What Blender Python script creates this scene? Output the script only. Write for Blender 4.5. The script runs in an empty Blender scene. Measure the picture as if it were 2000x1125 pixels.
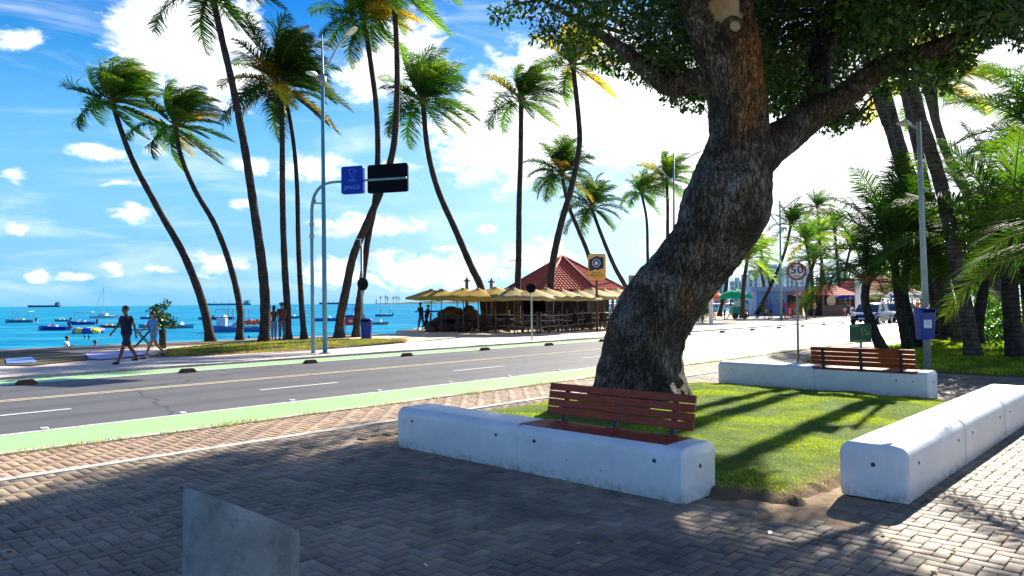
import bpy, bmesh, math, random
import numpy as np
from mathutils import Vector, Matrix, noise as mn
R = math.radians
sc = bpy.context.scene
COL = sc.collection
# ---------------------------------------------------------------- camera
FPX, CAMH, PITCH, ROLL = 1450.0, 1.7, R(1.106), R(-0.515)
cam = bpy.data.cameras.new('camera'); camo = bpy.data.objects.new('camera', cam); COL.objects.link(camo)
cam.sensor_width = 36.0; cam.lens = 36.0 * FPX / 2000.0; cam.clip_start = 0.05; cam.clip_end = 60000
CR = (Matrix.Rotation(math.pi / 2 + PITCH, 4, 'X') @ Matrix.Rotation(ROLL, 4, 'Z'))
camo.matrix_world = Matrix.Translation((0, 0, CAMH)) @ CR
sc.camera = camo
CR3 = CR.to_3x3()
def ray(u, v): return (CR3 @ Vector((u - 1000, 562.5 - v, -FPX))).normalized()
def G(u, v, z=0.0):                       # photograph pixel -> point of the level z
    d = ray(u, v); t = (z - CAMH) / d.z; return Vector((d.x * t, d.y * t, z))
def P(u, v, Y):                           # photograph pixel -> point at depth Y
    d = ray(u, v); t = Y / d.y; return Vector((d.x * t, Y, CAMH + d.z * t))
ICR = CR3.transposed()
def PX(p):
    q = ICR @ (Vector(p) - Vector((0, 0, CAMH))); return (1000 - FPX * q.x / q.z, 562.5 + FPX * q.y / q.z)
TH = R(43.4); RZ = math.pi / 2 - TH       # direction of the road
DX, DY = math.sin(TH), math.cos(TH)
def W(s, p, z=0.0): return Vector((s * DX - p * DY, s * DY + p * DX, z))
def SP(v): return (v.x * DX + v.y * DY, -v.x * DY + v.y * DX)
# ---------------------------------------------------------------- light
SUN_AZ, SUN_EL = R(33.5), R(31.0)
SKY_STR, SUN_STR, EXPO = 0.062, 5.0, 1.45
sun = bpy.data.lights.new('sun', 'SUN'); suno = bpy.data.objects.new('sun', sun); COL.objects.link(suno)
sun.energy = SUN_STR; sun.angle = R(0.53); sun.color = (1.0, 0.93, 0.80)
sd = Vector((math.cos(SUN_EL) * math.sin(SUN_AZ), math.cos(SUN_EL) * math.cos(SUN_AZ), math.sin(SUN_EL)))
suno.rotation_euler = sd.to_track_quat('Z', 'Y').to_euler(); suno.location = sd * 60
sc.view_settings.view_transform = 'Standard'; sc.view_settings.look = 'None'
sc.view_settings.exposure = EXPO; sc.view_settings.gamma = 1.0; sc.view_settings.use_curve_mapping = False
wd = bpy.data.worlds.new("World"); sc.world = wd; wd.use_nodes = True
nt = wd.node_tree; nt.nodes.clear()
class NB:
    def __init__(s, t): s.t = t
    def n(s, kind, **kw):
        x = s.t.nodes.new(kind)
        for k, v in kw.items(): setattr(x, k, v)
        return x
    def l(s, a, b): s.t.links.new(a, b)
    def put(s, v, sock):
        if hasattr(v, 'is_linked'): s.l(v, sock)
        else:
            try: sock.default_value = v
            except Exception: sock.default_value = tuple(v) + (1,)
    def m(s, op, a, b=0.0, c=None, clamp=False):
        x = s.n('ShaderNodeMath', operation=op); x.use_clamp = clamp
        s.put(a, x.inputs[0]); s.put(b, x.inputs[1])
        if c is not None: s.put(c, x.inputs[2])
        return x.outputs[0]
    def mix(s, f, a, b, mode='MIX'):
        x = s.n('ShaderNodeMix', data_type='RGBA', blend_type=mode)
        s.put(f, x.inputs[0]); s.put(a, x.inputs[6]); s.put(b, x.inputs[7]); return x.outputs[2]
    def noise(s, vec, scale, detail=4, rough=.55, dist=0, dims='3D'):
        x = s.n('ShaderNodeTexNoise', noise_dimensions=dims); x.inputs['Scale'].default_value = scale
        x.inputs['Detail'].default_value = detail; x.inputs['Roughness'].default_value = rough
        x.inputs['Distortion'].default_value = dist
        if vec is not None: s.l(vec, x.inputs['Vector'])
        return x.outputs[0]
    def ramp(s, f, *st):
        x = s.n('ShaderNodeValToRGB'); e = x.color_ramp.elements
        while len(e) < len(st): e.new(.5)
        for i, (p, c) in enumerate(st):
            e[i].position = p; e[i].color = tuple(c) + (1,) if len(c) == 3 else c
        s.put(f, x.inputs[0]); return x.outputs[0]
    def mrange(s, v, a, b, c=0., d=1., smooth=False):
        x = s.n('ShaderNodeMapRange'); s.put(v, x.inputs[0])
        if smooth: x.interpolation_type = 'SMOOTHSTEP'
        for i, q in enumerate((a, b, c, d)): x.inputs[i + 1].default_value = q
        return x.outputs[0]
b = NB(nt)
sky = b.n('ShaderNodeTexSky', sky_type='NISHITA'); sky.sun_disc = False
sky.sun_elevation = SUN_EL; sky.sun_rotation = SUN_AZ; sky.air_density = 1.0; sky.dust_density = 0.6; sky.ozone_density = 2.5
tc = b.n('ShaderNodeTexCoord'); sx = b.n('ShaderNodeSeparateXYZ'); b.l(tc.outputs['Generated'], sx.inputs[0])
X, Y, Z = sx.outputs
az = b.m('MULTIPLY', b.m('ARCTAN2', X, Y), 1000.); el = b.m('MULTIPLY', b.m('ARCSINE', Z), 1000.)
cv = b.n('ShaderNodeCombineXYZ'); b.l(az, cv.inputs[0]); b.l(b.m('MULTIPLY', el, 1.9), cv.inputs[1])
n1 = b.noise(cv.outputs[0], .026, 9, .66, .4); n2 = b.noise(cv.outputs[0], .006, 5, .6, .6)
cw = b.n('ShaderNodeCombineXYZ'); b.l(az, cw.inputs[0]); b.l(b.m('MULTIPLY', el, 4.5), cw.inputs[1])
n3 = b.noise(cw.outputs[0], .0042, 6, .6, .8)
BL = [(350, 80, 150, 120, 1.4), (300, 25, 90, 60, 1), (455, 60, 60, 90, 1.), (440, 150, 120, 70, .9), (790, 120, 100, 85, 1), (730, 150, 70, 50, 1), (1010, 250, 190, 120, 1.5), (1180, 190, 260, 150, 1.5),
      (35, 75, 50, 26, .8), (190, 297, 60, 20, .8), (265, 418, 50, 20, .8), (35, 448, 27, 16, .8), (25, 342, 26, 16, .7), (235, 357, 36, 9, .5),
      (730, 437, 115, 24, .9), (610, 325, 80, 30, .9), (485, 323, 46, 22, .9), (790, 322, 50, 14, .7), (430, 515, 60, 20, .6), (870, 485, 36, 10, .6), (215, 522, 22, 26, .6),
      (150, 540, 48, 12, .6), (75, 542, 30, 14, .6), (315, 524, 36, 10, .5), (860, 530, 160, 40, .9), (660, 530, 70, 30, .8), (950, 450, 24, 12, .8),
      (468, 400, 20, 12, .6), (300, 292, 28, 12, .5), (1420, 330, 210, 230, 1.5), (1750, 280, 420, 360, 1.7), (1060, 505, 90, 40, .8)]
acc = None
for (u, v, ru, rv, a) in BL:
    d = ray(u, v); a0 = math.atan2(d.x, d.y) * 1000; e0 = math.asin(d.z) * 1000
    k = 1000 / FPX * math.cos(math.atan((u - 1000) / FPX)) ** 1.5
    q1 = b.m('MULTIPLY', b.m('SUBTRACT', az, a0), 1 / (ru * k)); q2 = b.m('MULTIPLY', b.m('SUBTRACT', el, e0), 1 / (rv * k))
    r = b.m('SQRT', b.m('ADD', b.m('MULTIPLY', q1, q1), b.m('MULTIPLY', q2, q2)))
    w_ = b.m('MULTIPLY', b.m('SUBTRACT', 1.0, r), a)
    acc = w_ if acc is None else b.m('MAXIMUM', acc, w_)
acc = b.m('MAXIMUM', acc, -1.0)
dens = b.m('ADD', acc, b.m('MULTIPLY', b.m('SUBTRACT', n1, .5), 2.1))
dens = b.m('ADD', dens, b.m('MULTIPLY', b.m('SUBTRACT', n2, .5), 1.1))
cl = b.mrange(dens, -.15, .62, 0, 1, True)
wisp = b.m('MULTIPLY', b.mrange(n3, .46, .72, 0, 1, True), .30)
back = b.mrange(b.m('ADD', n2, b.m('MULTIPLY', b.m('SUBTRACT', n1, .5), .5)), .52, .70, 0, .4, True)
back = b.m('MULTIPLY', back, b.mrange(Y, -.1, .35, 1, 0, True))
cl = b.m('MAXIMUM', b.m('MAXIMUM', cl, wisp), back)
cl = b.m('MULTIPLY', cl, b.mrange(el, 0, 30, .15, 1, True))
gm = b.n('ShaderNodeGamma'); b.l(sky.outputs[0], gm.inputs[0]); gm.inputs[1].default_value = 1.0
hs = b.n('ShaderNodeHueSaturation'); b.l(gm.outputs[0], hs.inputs['Color']); hs.inputs['Saturation'].default_value = 1.6; hs.inputs['Value'].default_value = 1.0; hs.inputs['Hue'].default_value = .495
hz = b.mix(b.mrange(el, 0, 430, 1, 0, True), hs.outputs[0], b.mix(b.mrange(az, -450, 450, 0, 1, True), (1.5, 3.9, 6.6), (5.6, 7.4, 8.4)))
hz = b.mix(b.mrange(el, 180, 520, 0, 1, True), hz, b.mix(1., hz, (.24, .58, 1.0), 'MULTIPLY'))
shade = b.mix(b.mrange(n1, .35, .62), (7.0, 7.6, 8.4), (10.0, 10.0, 10.0))
out = b.mix(cl, hz, shade)
bg = b.n('ShaderNodeBackground'); b.l(out, bg.inputs[0]); bg.inputs[1].default_value = SKY_STR
wo = b.n('ShaderNodeOutputWorld'); b.l(bg.outputs[0], wo.inputs[0])
wd.cycles.sampling_method = 'MANUAL'; wd.cycles.sample_map_resolution = 512
# ---------------------------------------------------------------- materials
def newmat(name):
    m = bpy.data.materials.new(name); m.use_nodes = True; t = m.node_tree
    return m, NB(t), t.nodes['Principled BSDF']
MC = {}
def mat(col, rough=.6, metal=0., var=.12, vscale=6., bump=0., bscale=40., spec=.5, coat=0., dirt=None, name=None):
    key = (tuple(col), rough, metal, var, vscale, bump, bscale, spec, coat, dirt)
    if key in MC: return MC[key]
    m, b, p = newmat(name or 'surface')
    tc = b.n('ShaderNodeTexCoord'); o = tc.outputs['Object']
    f = b.noise(o, vscale, 5, .6)
    c = b.mix(b.mrange(f, .3, .7), tuple(x * (1 - var) for x in col), tuple(min(1, x * (1 + var)) for x in col))
    if dirt:
        g = b.noise(o, vscale * 2.3, 8, .7); c = b.mix(b.mrange(g, .56, .72, 0, .8), c, dirt)
    b.l(c, p.inputs['Base Color']); p.inputs['Roughness'].default_value = rough; p.inputs['Metallic'].default_value = metal
    p.inputs['Specular IOR Level'].default_value = spec; p.inputs['Coat Weight'].default_value = coat
    if bump:
        bp = b.n('ShaderNodeBump'); bp.inputs['Strength'].default_value = bump; bp.inputs['Distance'].default_value = .02
        b.l(b.noise(o, bscale, 6, .65), bp.inputs['Height']); b.l(bp.outputs[0], p.inputs['Normal'])
    MC[key] = m; return m
def leafmat(name, trans=.35, rough=.45, tboost=(1.5, 2.2, .5), spec=.4):
    m, b, p = newmat(name)
    a = b.n('ShaderNodeAttribute'); a.attribute_name = 'tint'
    b.l(a.outputs['Color'], p.inputs['Base Color']); p.inputs['Roughness'].default_value = rough
    p.inputs['Specular IOR Level'].default_value = spec
    tr = b.n('ShaderNodeBsdfTranslucent'); b.l(b.mix(1., a.outputs['Color'], tboost, 'MULTIPLY'), tr.inputs[0])
    ms = b.n('ShaderNodeMixShader'); ms.inputs[0].default_value = trans
    b.l(p.outputs[0], ms.inputs[1]); b.l(tr.outputs[0], ms.inputs[2])
    b.l(ms.outputs[0], b.t.nodes['Material Output'].inputs[0]); return m
# ---------------------------------------------------------------- mesh helpers
class MB:
    def __init__(s): s.v = []; s.f = []; s.c = None
    def add(s, vs, fs):
        o = len(s.v); s.v += [tuple(x) for x in vs]; s.f += [tuple(i + o for i in f) for f in fs]; return s
    def box(s, c, d, m=None, taper=1.0):
        x, y, z = [q / 2 for q in d]; vs = []
        for k in (-1, 1):
            tt = 1 if k < 0 else taper
            for (i, j) in ((-1, -1), (1, -1), (1, 1), (-1, 1)):
                q = Vector((i * x * tt, j * y * tt, k * z))
                if m is not None: q = m @ q
                vs.append(q + Vector(c))
        return s.add(vs, [(3, 2, 1, 0), (4, 5, 6, 7), (0, 1, 5, 4), (1, 2, 6, 5), (2, 3, 7, 6), (3, 0, 4, 7)])
    def rbox(s, c, d, r=.02, m=None, n=3, axis='Z'):   # box with its vertical edges rounded (axis = extrusion axis)
        x, y, z = d
        if axis == 'Y': a, bb, h = x, z, y
        elif axis == 'X': a, bb, h = y, z, x
        else: a, bb, h = x, y, z
        pts = []
        for (cx, cy, a0) in ((1, 1, 0), (-1, 1, 90), (-1, -1, 180), (1, -1, 270)):
            for k in range(n + 1):
                t = R(a0 + 90 * k / n); pts.append((cx * (a / 2 - r) + r * math.cos(t), cy * (bb / 2 - r) + r * math.sin(t)))
        vs = []
        for hh in (-h / 2, h / 2):
            for (q, w) in pts:
                e = {'Z': (q, w, hh), 'Y': (q, hh, w), 'X': (hh, q, w)}[axis]
                e = Vector(e); e = m @ e if m is not None else e; vs.append(e + Vector(c))
        N = len(pts); fs = [(i, (i + 1) % N, N + (i + 1) % N, N + i) for i in range(N)] + [tuple(range(N))[::-1], tuple(range(N, 2 * N))]
        return s.add(vs, fs)
    def tube(s, pts, rad, n=8, cap=True, sq=None):
        pts = [Vector(p) for p in pts]; L = len(pts)
        if not hasattr(rad, '__len__'): rad = [rad] * L
        up = None; vs = []; 
        for i, p in enumerate(pts):
            t = (pts[min(i + 1, L - 1)] - pts[max(i - 1, 0)]).normalized()
            if up is None:
                up = Vector((0, 0, 1)) if abs(t.z) < .9 else Vector((0, 1, 0))
            a = t.cross(up).normalized(); up = a.cross(t).normalized()
            for k in range(n):
                th = 2 * math.pi * k / n; vs.append(p + (a * math.cos(th) + up * math.sin(th)) * rad[i])
        fs = [(i * n + k, i * n + (k + 1) % n, (i + 1) * n + (k + 1) % n, (i + 1) * n + k) for i in range(L - 1) for k in range(n)]
        if cap: fs += [tuple(range(n))[::-1], tuple((L - 1) * n + k for k in range(n))]
        return s.add(vs, fs)
    def lathe(s, prof, c=(0, 0, 0), n=16, cap=True):
        vs = []; c = Vector(c)
        for (r, z) in prof:
            for k in range(n):
                th = 2 * math.pi * k / n; vs.append(c + Vector((r * math.cos(th), r * math.sin(th), z)))
        L = len(prof); fs = [(i * n + k, i * n + (k + 1) % n, (i + 1) * n + (k + 1) % n, (i + 1) * n + k) for i in range(L - 1) for k in range(n)]
        if cap: fs += [tuple(range(n))[::-1], tuple((L - 1) * n + k for k in range(n))]
        return s.add(vs, fs)
    def loft(s, secs, close=True, cap=True):
        n = len(secs[0]); vs = [q for sec in secs for q in sec]; L = len(secs)
        e = n if close else n - 1
        fs = [(i * n + k, i * n + (k + 1) % n, (i + 1) * n + (k + 1) % n, (i + 1) * n + k) for i in range(L - 1) for k in range(e)]
        if cap: fs += [tuple(range(n))[::-1], tuple((L - 1) * n + k for k in range(n))]
        return s.add(vs, fs)
    def prism(s, poly, z0, z1):
        n = len(poly); vs = [(x, y, z0) for x, y in poly] + [(x, y, z1) for x, y in poly]
        return s.add(vs, [tuple(range(n))[::-1], tuple(range(n, 2 * n))] + [(i, (i + 1) % n, n + (i + 1) % n, n + i) for i in range(n)])
    def sphere(s, c, r, n=10, sc_=(1, 1, 1), m=6):
        prof = [(math.sin(math.pi * i / m), -math.cos(math.pi * i / m)) for i in range(m + 1)]
        prof[0] = (.02, -1); prof[-1] = (.02, 1); o = len(s.v)
        s.lathe(prof, (0, 0, 0), n)
        for i in range(o, len(s.v)):
            v = s.v[i]; s.v[i] = (c[0] + v[0] * r * sc_[0], c[1] + v[1] * r * sc_[1], c[2] + v[2] * r * sc_[2])
        return s
    def rot(s, m):
        s.v = [tuple(m @ Vector(q)) for q in s.v]; return s
def link(name, me, m, parent=None, origin=None, smooth=False):
    o = bpy.data.objects.new(name, me)
    if m is not None: me.materials.append(m)
    COL.objects.link(o)
    if parent is not None:
        top = parent; M = parent.matrix_basis.copy()
        while top.parent is not None: M = top.parent.matrix_basis @ top.matrix_parent_inverse @ M; top = top.parent
        o.parent = parent
        if not parent.get('_local'): o.matrix_parent_inverse = M.inverted()
    elif origin is not None:
        org = Vector(origin); me.transform(Matrix.Translation(-org)); o.location = org
    if smooth:
        me.polygons.foreach_set('use_smooth', [True] * len(me.polygons))
    return o
def mk(name, mb, m, parent=None, origin=None, smooth=False, bevel=0., sharp=None, recalc=True):
    me = bpy.data.meshes.new(name); me.from_pydata([tuple(q) for q in mb.v], [], mb.f)
    if recalc:
        bm = bmesh.new(); bm.from_mesh(me); bmesh.ops.recalc_face_normals(bm, faces=bm.faces)
        if bevel:
            es = [e for e in bm.edges if len(e.link_faces) == 2 and e.calc_face_angle(0) > .5]
            bmesh.ops.bevel(bm, geom=es, offset=bevel, segments=2, affect='EDGES', clamp_overlap=True)
        bm.to_mesh(me); bm.free()
    o = link(name, me, m, parent, origin, smooth)
    if smooth and sharp: me.set_sharp_from_angle(angle=R(sharp))
    return o
def mk_np(name, V, F, m, parent=None, origin=None, tint=None, k=4):
    me = bpy.data.meshes.new(name); nv = len(V); nf = len(F)
    me.vertices.add(nv); me.vertices.foreach_set('co', np.asarray(V, np.float32).ravel())
    me.loops.add(nf * k); me.loops.foreach_set('vertex_index', np.asarray(F, np.int32).ravel())
    me.polygons.add(nf); me.polygons.foreach_set('loop_start', np.arange(nf, dtype=np.int32) * k)
    me.update(calc_edges=True)
    if tint is not None:
        a = me.color_attributes.new('tint', 'FLOAT_COLOR', 'POINT')
        c = np.ones((nv, 4), np.float32); c[:, :3] = tint; a.data.foreach_set('color', c.ravel())
    return link(name, me, m, parent, origin)
def tag(o, label=None, cat=None, group=None, kind=None):
    if label: o['label'] = label
    if cat: o['category'] = cat
    if group: o['group'] = group
    if kind: o['kind'] = kind
    return o
def thing(name, label, cat, loc=(0, 0, 0), rz=0., group=None, local=True):
    o = bpy.data.objects.new(name, None); COL.objects.link(o); o.empty_display_size = .2
    o.location = loc; o.rotation_euler = (0, 0, rz); o.matrix_basis = Matrix.Translation(loc) @ Matrix.Rotation(rz, 4, 'Z')
    LOCAL[o.name] = local
    return tag(o, label, cat, group)
LOCAL = {}
_link0 = link
def link(name, me, m, parent=None, origin=None, smooth=False):
    # parts of a 'local' thing are modelled in its own frame; the rest in world coordinates
    o = _link0(name, me, m, None, None if parent is not None else origin, smooth)
    if parent is not None:
        o.parent = parent; r = parent; M = Matrix.Identity(4); chain = []
        while r is not None: chain.append(r); r = r.parent
        if not LOCAL.get(chain[-1].name, True):
            if len(chain) == 1: o.matrix_parent_inverse = chain[-1].matrix_basis.inverted()
    return o
def kids(o): return [c for c in bpy.data.objects if c.parent == o]
def copy_tree(o, loc=None, rz=None, label=None, group=None, scale=None):
    def rec(a, par):
        c = a.copy(); COL.objects.link(c); c.parent = par
        if par is not None: c.matrix_parent_inverse = a.matrix_parent_inverse.copy()
        for ch in kids(a): rec(ch, c)
        return c
    c = rec(o, None)
    if loc is not None: c.location = loc
    if rz is not None: c.rotation_euler = (0, 0, rz)
    if label: c['label'] = label
    if group: c['group'] = group
    if scale: c.scale = (scale,) * 3
    return c
def struct(name, mb, m, smooth=False, **k):
    return tag(mk(name, mb, m, smooth=smooth, **k), kind='structure')
def sheet(name, s0, s1, p0, p1, z, m):
    return struct(name, MB().add([W(s0, p0, z), W(s1, p0, z), W(s1, p1, z), W(s0, p1, z)], [(0, 1, 2, 3)]), m)
def crom(pts, n):
    pts = [Vector(p) for p in pts]; e = [pts[0] * 2 - pts[1]] + pts + [pts[-1] * 2 - pts[-2]]; out = []
    for i in range(1, len(e) - 2):
        for k in range(n):
            t = k / n; a, b_, c, d = e[i - 1], e[i], e[i + 1], e[i + 2]
            out.append(.5 * ((2 * b_) + (c - a) * t + (2 * a - 5 * b_ + 4 * c - d) * t * t + (3 * b_ - a - 3 * c + d) * t ** 3))
    out.append(pts[-1]); return out
def lerpl(a, n):
    x = np.linspace(0, 1, len(a)); return list(np.interp(np.linspace(0, 1, n), x, a))
def textmb(body, size, depth=.004, spacing=1.0):
    cu = bpy.data.curves.new('t', 'FONT'); cu.body = body; cu.size = size; cu.extrude = depth; cu.align_x = 'CENTER'; cu.align_y = 'CENTER'; cu.space_character = spacing
    cu.resolution_u = 3
    o = bpy.data.objects.new('t', cu); COL.objects.link(o); bpy.context.view_layer.update()
    me = bpy.data.meshes.new_from_object(o.evaluated_get(bpy.context.evaluated_depsgraph_get()))
    mb = MB(); mb.v = [tuple(v.co) for v in me.vertices]; mb.f = [tuple(p.vertices) for p in me.polygons]
    bpy.data.objects.remove(o); bpy.data.curves.remove(cu); bpy.data.meshes.remove(me); return mb
UPR = Matrix.Rotation(math.pi / 2, 4, 'X')    # lettering upright, facing -Y
def letters(body, size, c, m, parent, name='lettering', depth=.004, bold=0.):
    t = textmb(body, size, depth); t.rot(UPR); t.v = [(x + c[0], y + c[1], z + c[2]) for x, y, z in t.v]
    return mk(name, t, m, parent, recalc=False)
# ---------------------------------------------------------------- setting
def wcoord(b):      # object coordinates turned into the road's own frame
    tc = b.n('ShaderNodeTexCoord'); mp = b.n('ShaderNodeMapping'); mp.inputs['Rotation'].default_value = (0, 0, -RZ)
    b.l(tc.outputs['Object'], mp.inputs[0]); return mp.outputs[0]
def m_asphalt():
    m, b, p = newmat('asphalt'); o = wcoord(b)
    st = b.n('ShaderNodeMapping'); st.inputs['Scale'].default_value = (.05, 1, 1); b.l(o, st.inputs[0])
    a = b.noise(st.outputs[0], 1.6, 5, .6); g = b.noise(o, 90, 3, .7); q = b.noise(o, .7, 5, .6)
    c = b.ramp(a, (.3, (.038, .036, .037)), (.7, (.064, .061, .062)))
    c = b.mix(b.mrange(g, .3, .75), c, (.14, .135, .135), 'MIX'); c = b.mix(b.mrange(q, .45, .65, 0, .35), c, (.07, .066, .07))
    sx = b.n('ShaderNodeSeparateXYZ'); b.l(o, sx.inputs[0]); tr = b.m('SINE', b.m('MULTIPLY', sx.outputs[1], 3.9)); c = b.mix(b.mrange(tr, .2, 1, 0, .38), c, (.035, .033, .034))
    vo = b.n('ShaderNodeTexVoronoi', feature='DISTANCE_TO_EDGE'); vo.inputs['Scale'].default_value = .22; dm = b.n('ShaderNodeMix', data_type='VECTOR'); dm.inputs[0].default_value = .35; b.l(o, dm.inputs[4])
    nz = b.n('ShaderNodeTexNoise'); nz.inputs['Scale'].default_value = 1.3; nz.inputs['Detail'].default_value = 7; b.l(o, nz.inputs['Vector']); b.l(nz.outputs[1], dm.inputs[5]); b.l(dm.outputs[1], vo.inputs['Vector'])
    c = b.mix(b.mrange(vo.outputs[0], .002, .006, .75, 0), c, (.02, .02, .02))
    st3 = b.n('ShaderNodeMapping'); st3.inputs['Scale'].default_value = (.12, .45, 1); b.l(o, st3.inputs[0]); v2 = b.n('ShaderNodeTexVoronoi'); v2.inputs['Scale'].default_value = 1.; v2.distance = 'CHEBYCHEV'; b.l(st3.outputs[0], v2.inputs['Vector']); s4 = b.n('ShaderNodeSeparateColor'); b.l(v2.outputs[1], s4.inputs[0])
    c = b.mix(b.mrange(s4.outputs[0], .78, .80, 0, .45), c, (.045, .043, .045)); c = b.mix(b.mrange(b.noise(o, 2.4, 5, .6), .62, .72, 0, .5), c, (.03, .028, .028))
    b.l(c, p.inputs['Base Color']); p.inputs['Roughness'].default_value = .62; p.inputs['Specular IOR Level'].default_value = .55
    bp = b.n('ShaderNodeBump'); bp.inputs['Strength'].default_value = .35; bp.inputs['Distance'].default_value = .01
    b.l(g, bp.inputs['Height']); b.l(bp.outputs[0], p.inputs['Normal']); return m
def m_paint(col, wear=(.2, .2, .19), amt=.5, rough=.45, name='paint'):
    m, b, p = newmat(name); o = wcoord(b)
    st = b.n('ShaderNodeMapping'); st.inputs['Scale'].default_value = (.12, 1, 1); b.l(o, st.inputs[0])
    a = b.noise(o, 5, 8, .75); g = b.noise(st.outputs[0], 3.5, 5, .6)
    c = b.mix(b.mrange(g, .3, .7, 0, .25), col, tuple(x * .75 for x in col))
    c = b.mix(b.mrange(a, .52, .68, 0, amt), c, wear)
    b.l(c, p.inputs['Base Color']); p.inputs['Roughness'].default_value = rough; return m
RD = -.05      # level of the carriageway
asph = m_asphalt()
m_green = m_paint((.33, .58, .21), (.40, .52, .30), .35, name='green_lane_paint')
m_white = m_paint((.66, .65, .60), (.16, .15, .15), .8, name='white_line_paint')
m_yell = m_paint((.80, .66, .42), (.2, .19, .17), .9, name='yellow_line_paint')
m_kerb = mat((.50, .47, .42), .8, var=.3, vscale=3, bump=.4, dirt=(.12, .11, .09), name='kerb_concrete')
FAR = 700
sheet('road', -60, FAR, 10.2, 21.15, RD, asph)
sheet('cycle_lane', -60, FAR, 10.42, 12.0, RD + .004, m_green)
sheet('far_cycle_lane', -60, FAR, 19.75, 21.0, RD + .004, m_green)
for nm, p0, p1 in (('lane_edge_line', 11.93, 12.06), ('lane_kerb_line', 10.32, 10.46), ('far_lane_edge_line', 19.66, 19.80), ('far_lane_kerb_line', 20.9, 21.02)):
    sheet(nm, -60, FAR, p0, p1, (RD + .008), m_white)
sheet('centre_line', -60, FAR, 16.18, 16.27, (RD + .008), m_yell); sheet('centre_line', -60, FAR, 16.40, 16.49, (RD + .008), m_yell)
mb = MB(); s0, p0 = SP(G(484, 759, RD)); s1, _ = SP(G(640, 745, RD)); dl = s1 - s0
sA, _ = SP(G(128, 796, RD)); per = s0 - sA + dl
for k in range(-5, 60):
    a = s0 + k * per; mb.add([W(a, 14.12, (RD + .008)), W(a + dl, 14.12, (RD + .008)), W(a + dl, 14.25, (RD + .008)), W(a, 14.25, (RD + .008))], [(0, 1, 2, 3)])
struct('lane_dashes', mb, m_white)
def boxsp(mb, s0, s1, p0, p1, z0, z1):
    return mb.add([W(s0, p0, z0), W(s1, p0, z0), W(s1, p1, z0), W(s0, p1, z0), W(s0, p0, z1), W(s1, p0, z1), W(s1, p1, z1), W(s0, p1, z1)],
                  [(3, 2, 1, 0), (4, 5, 6, 7), (0, 1, 5, 4), (1, 2, 6, 5), (2, 3, 7, 6), (3, 0, 4, 7)])
mb = MB(); s = -20.
while s < 260: boxsp(mb, s, s + .985, 10.17, 10.32, -.2, .004 + random.Random(int(s)).uniform(-.006, .006)); s += 1.
struct('kerb', mb, m_kerb)
mb = MB(); s = -40.
while s < 300: boxsp(mb, s, s + 1.485, 21.15, 21.33, -.2, .012 + random.Random(int(s * 3)).uniform(-.008, .008)); s += 1.5
struct('far_kerb', mb, m_kerb)
# pavers as real blocks
def m_paver(name, ramp3, stain=(.03, .028, .028)):
    m, b, p = newmat(name); o = wcoord(b)
    a = b.n('ShaderNodeAttribute'); a.attribute_name = 'tint'
    g = b.noise(o, 120, 4, .7); q = b.noise(o, .8, 7, .65, .4); r_ = b.noise(o, 9, 6, .7)
    c = b.mix(b.mrange(g, .3, .7, 0, .5), a.outputs['Color'], b.mix(1., a.outputs['Color'], (1.45, 1.42, 1.38), 'MULTIPLY'))
    c = b.mix(b.mrange(q, .42, .66, 0, .7), c, stain); c = b.mix(b.mrange(r_, .6, .78, 0, .5), c, (.26, .25, .23))
    b.l(c, p.inputs['Base Color']); p.inputs['Roughness'].default_value = .72; p.inputs['Specular IOR Level'].default_value = .45
    bp = b.n('ShaderNodeBump'); bp.inputs['Strength'].default_value = .5; bp.inputs['Distance'].default_value = .006
    b.l(b.m('ADD', g, r_), bp.inputs['Height']); b.l(bp.outputs[0], p.inputs['Normal']); return m
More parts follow.
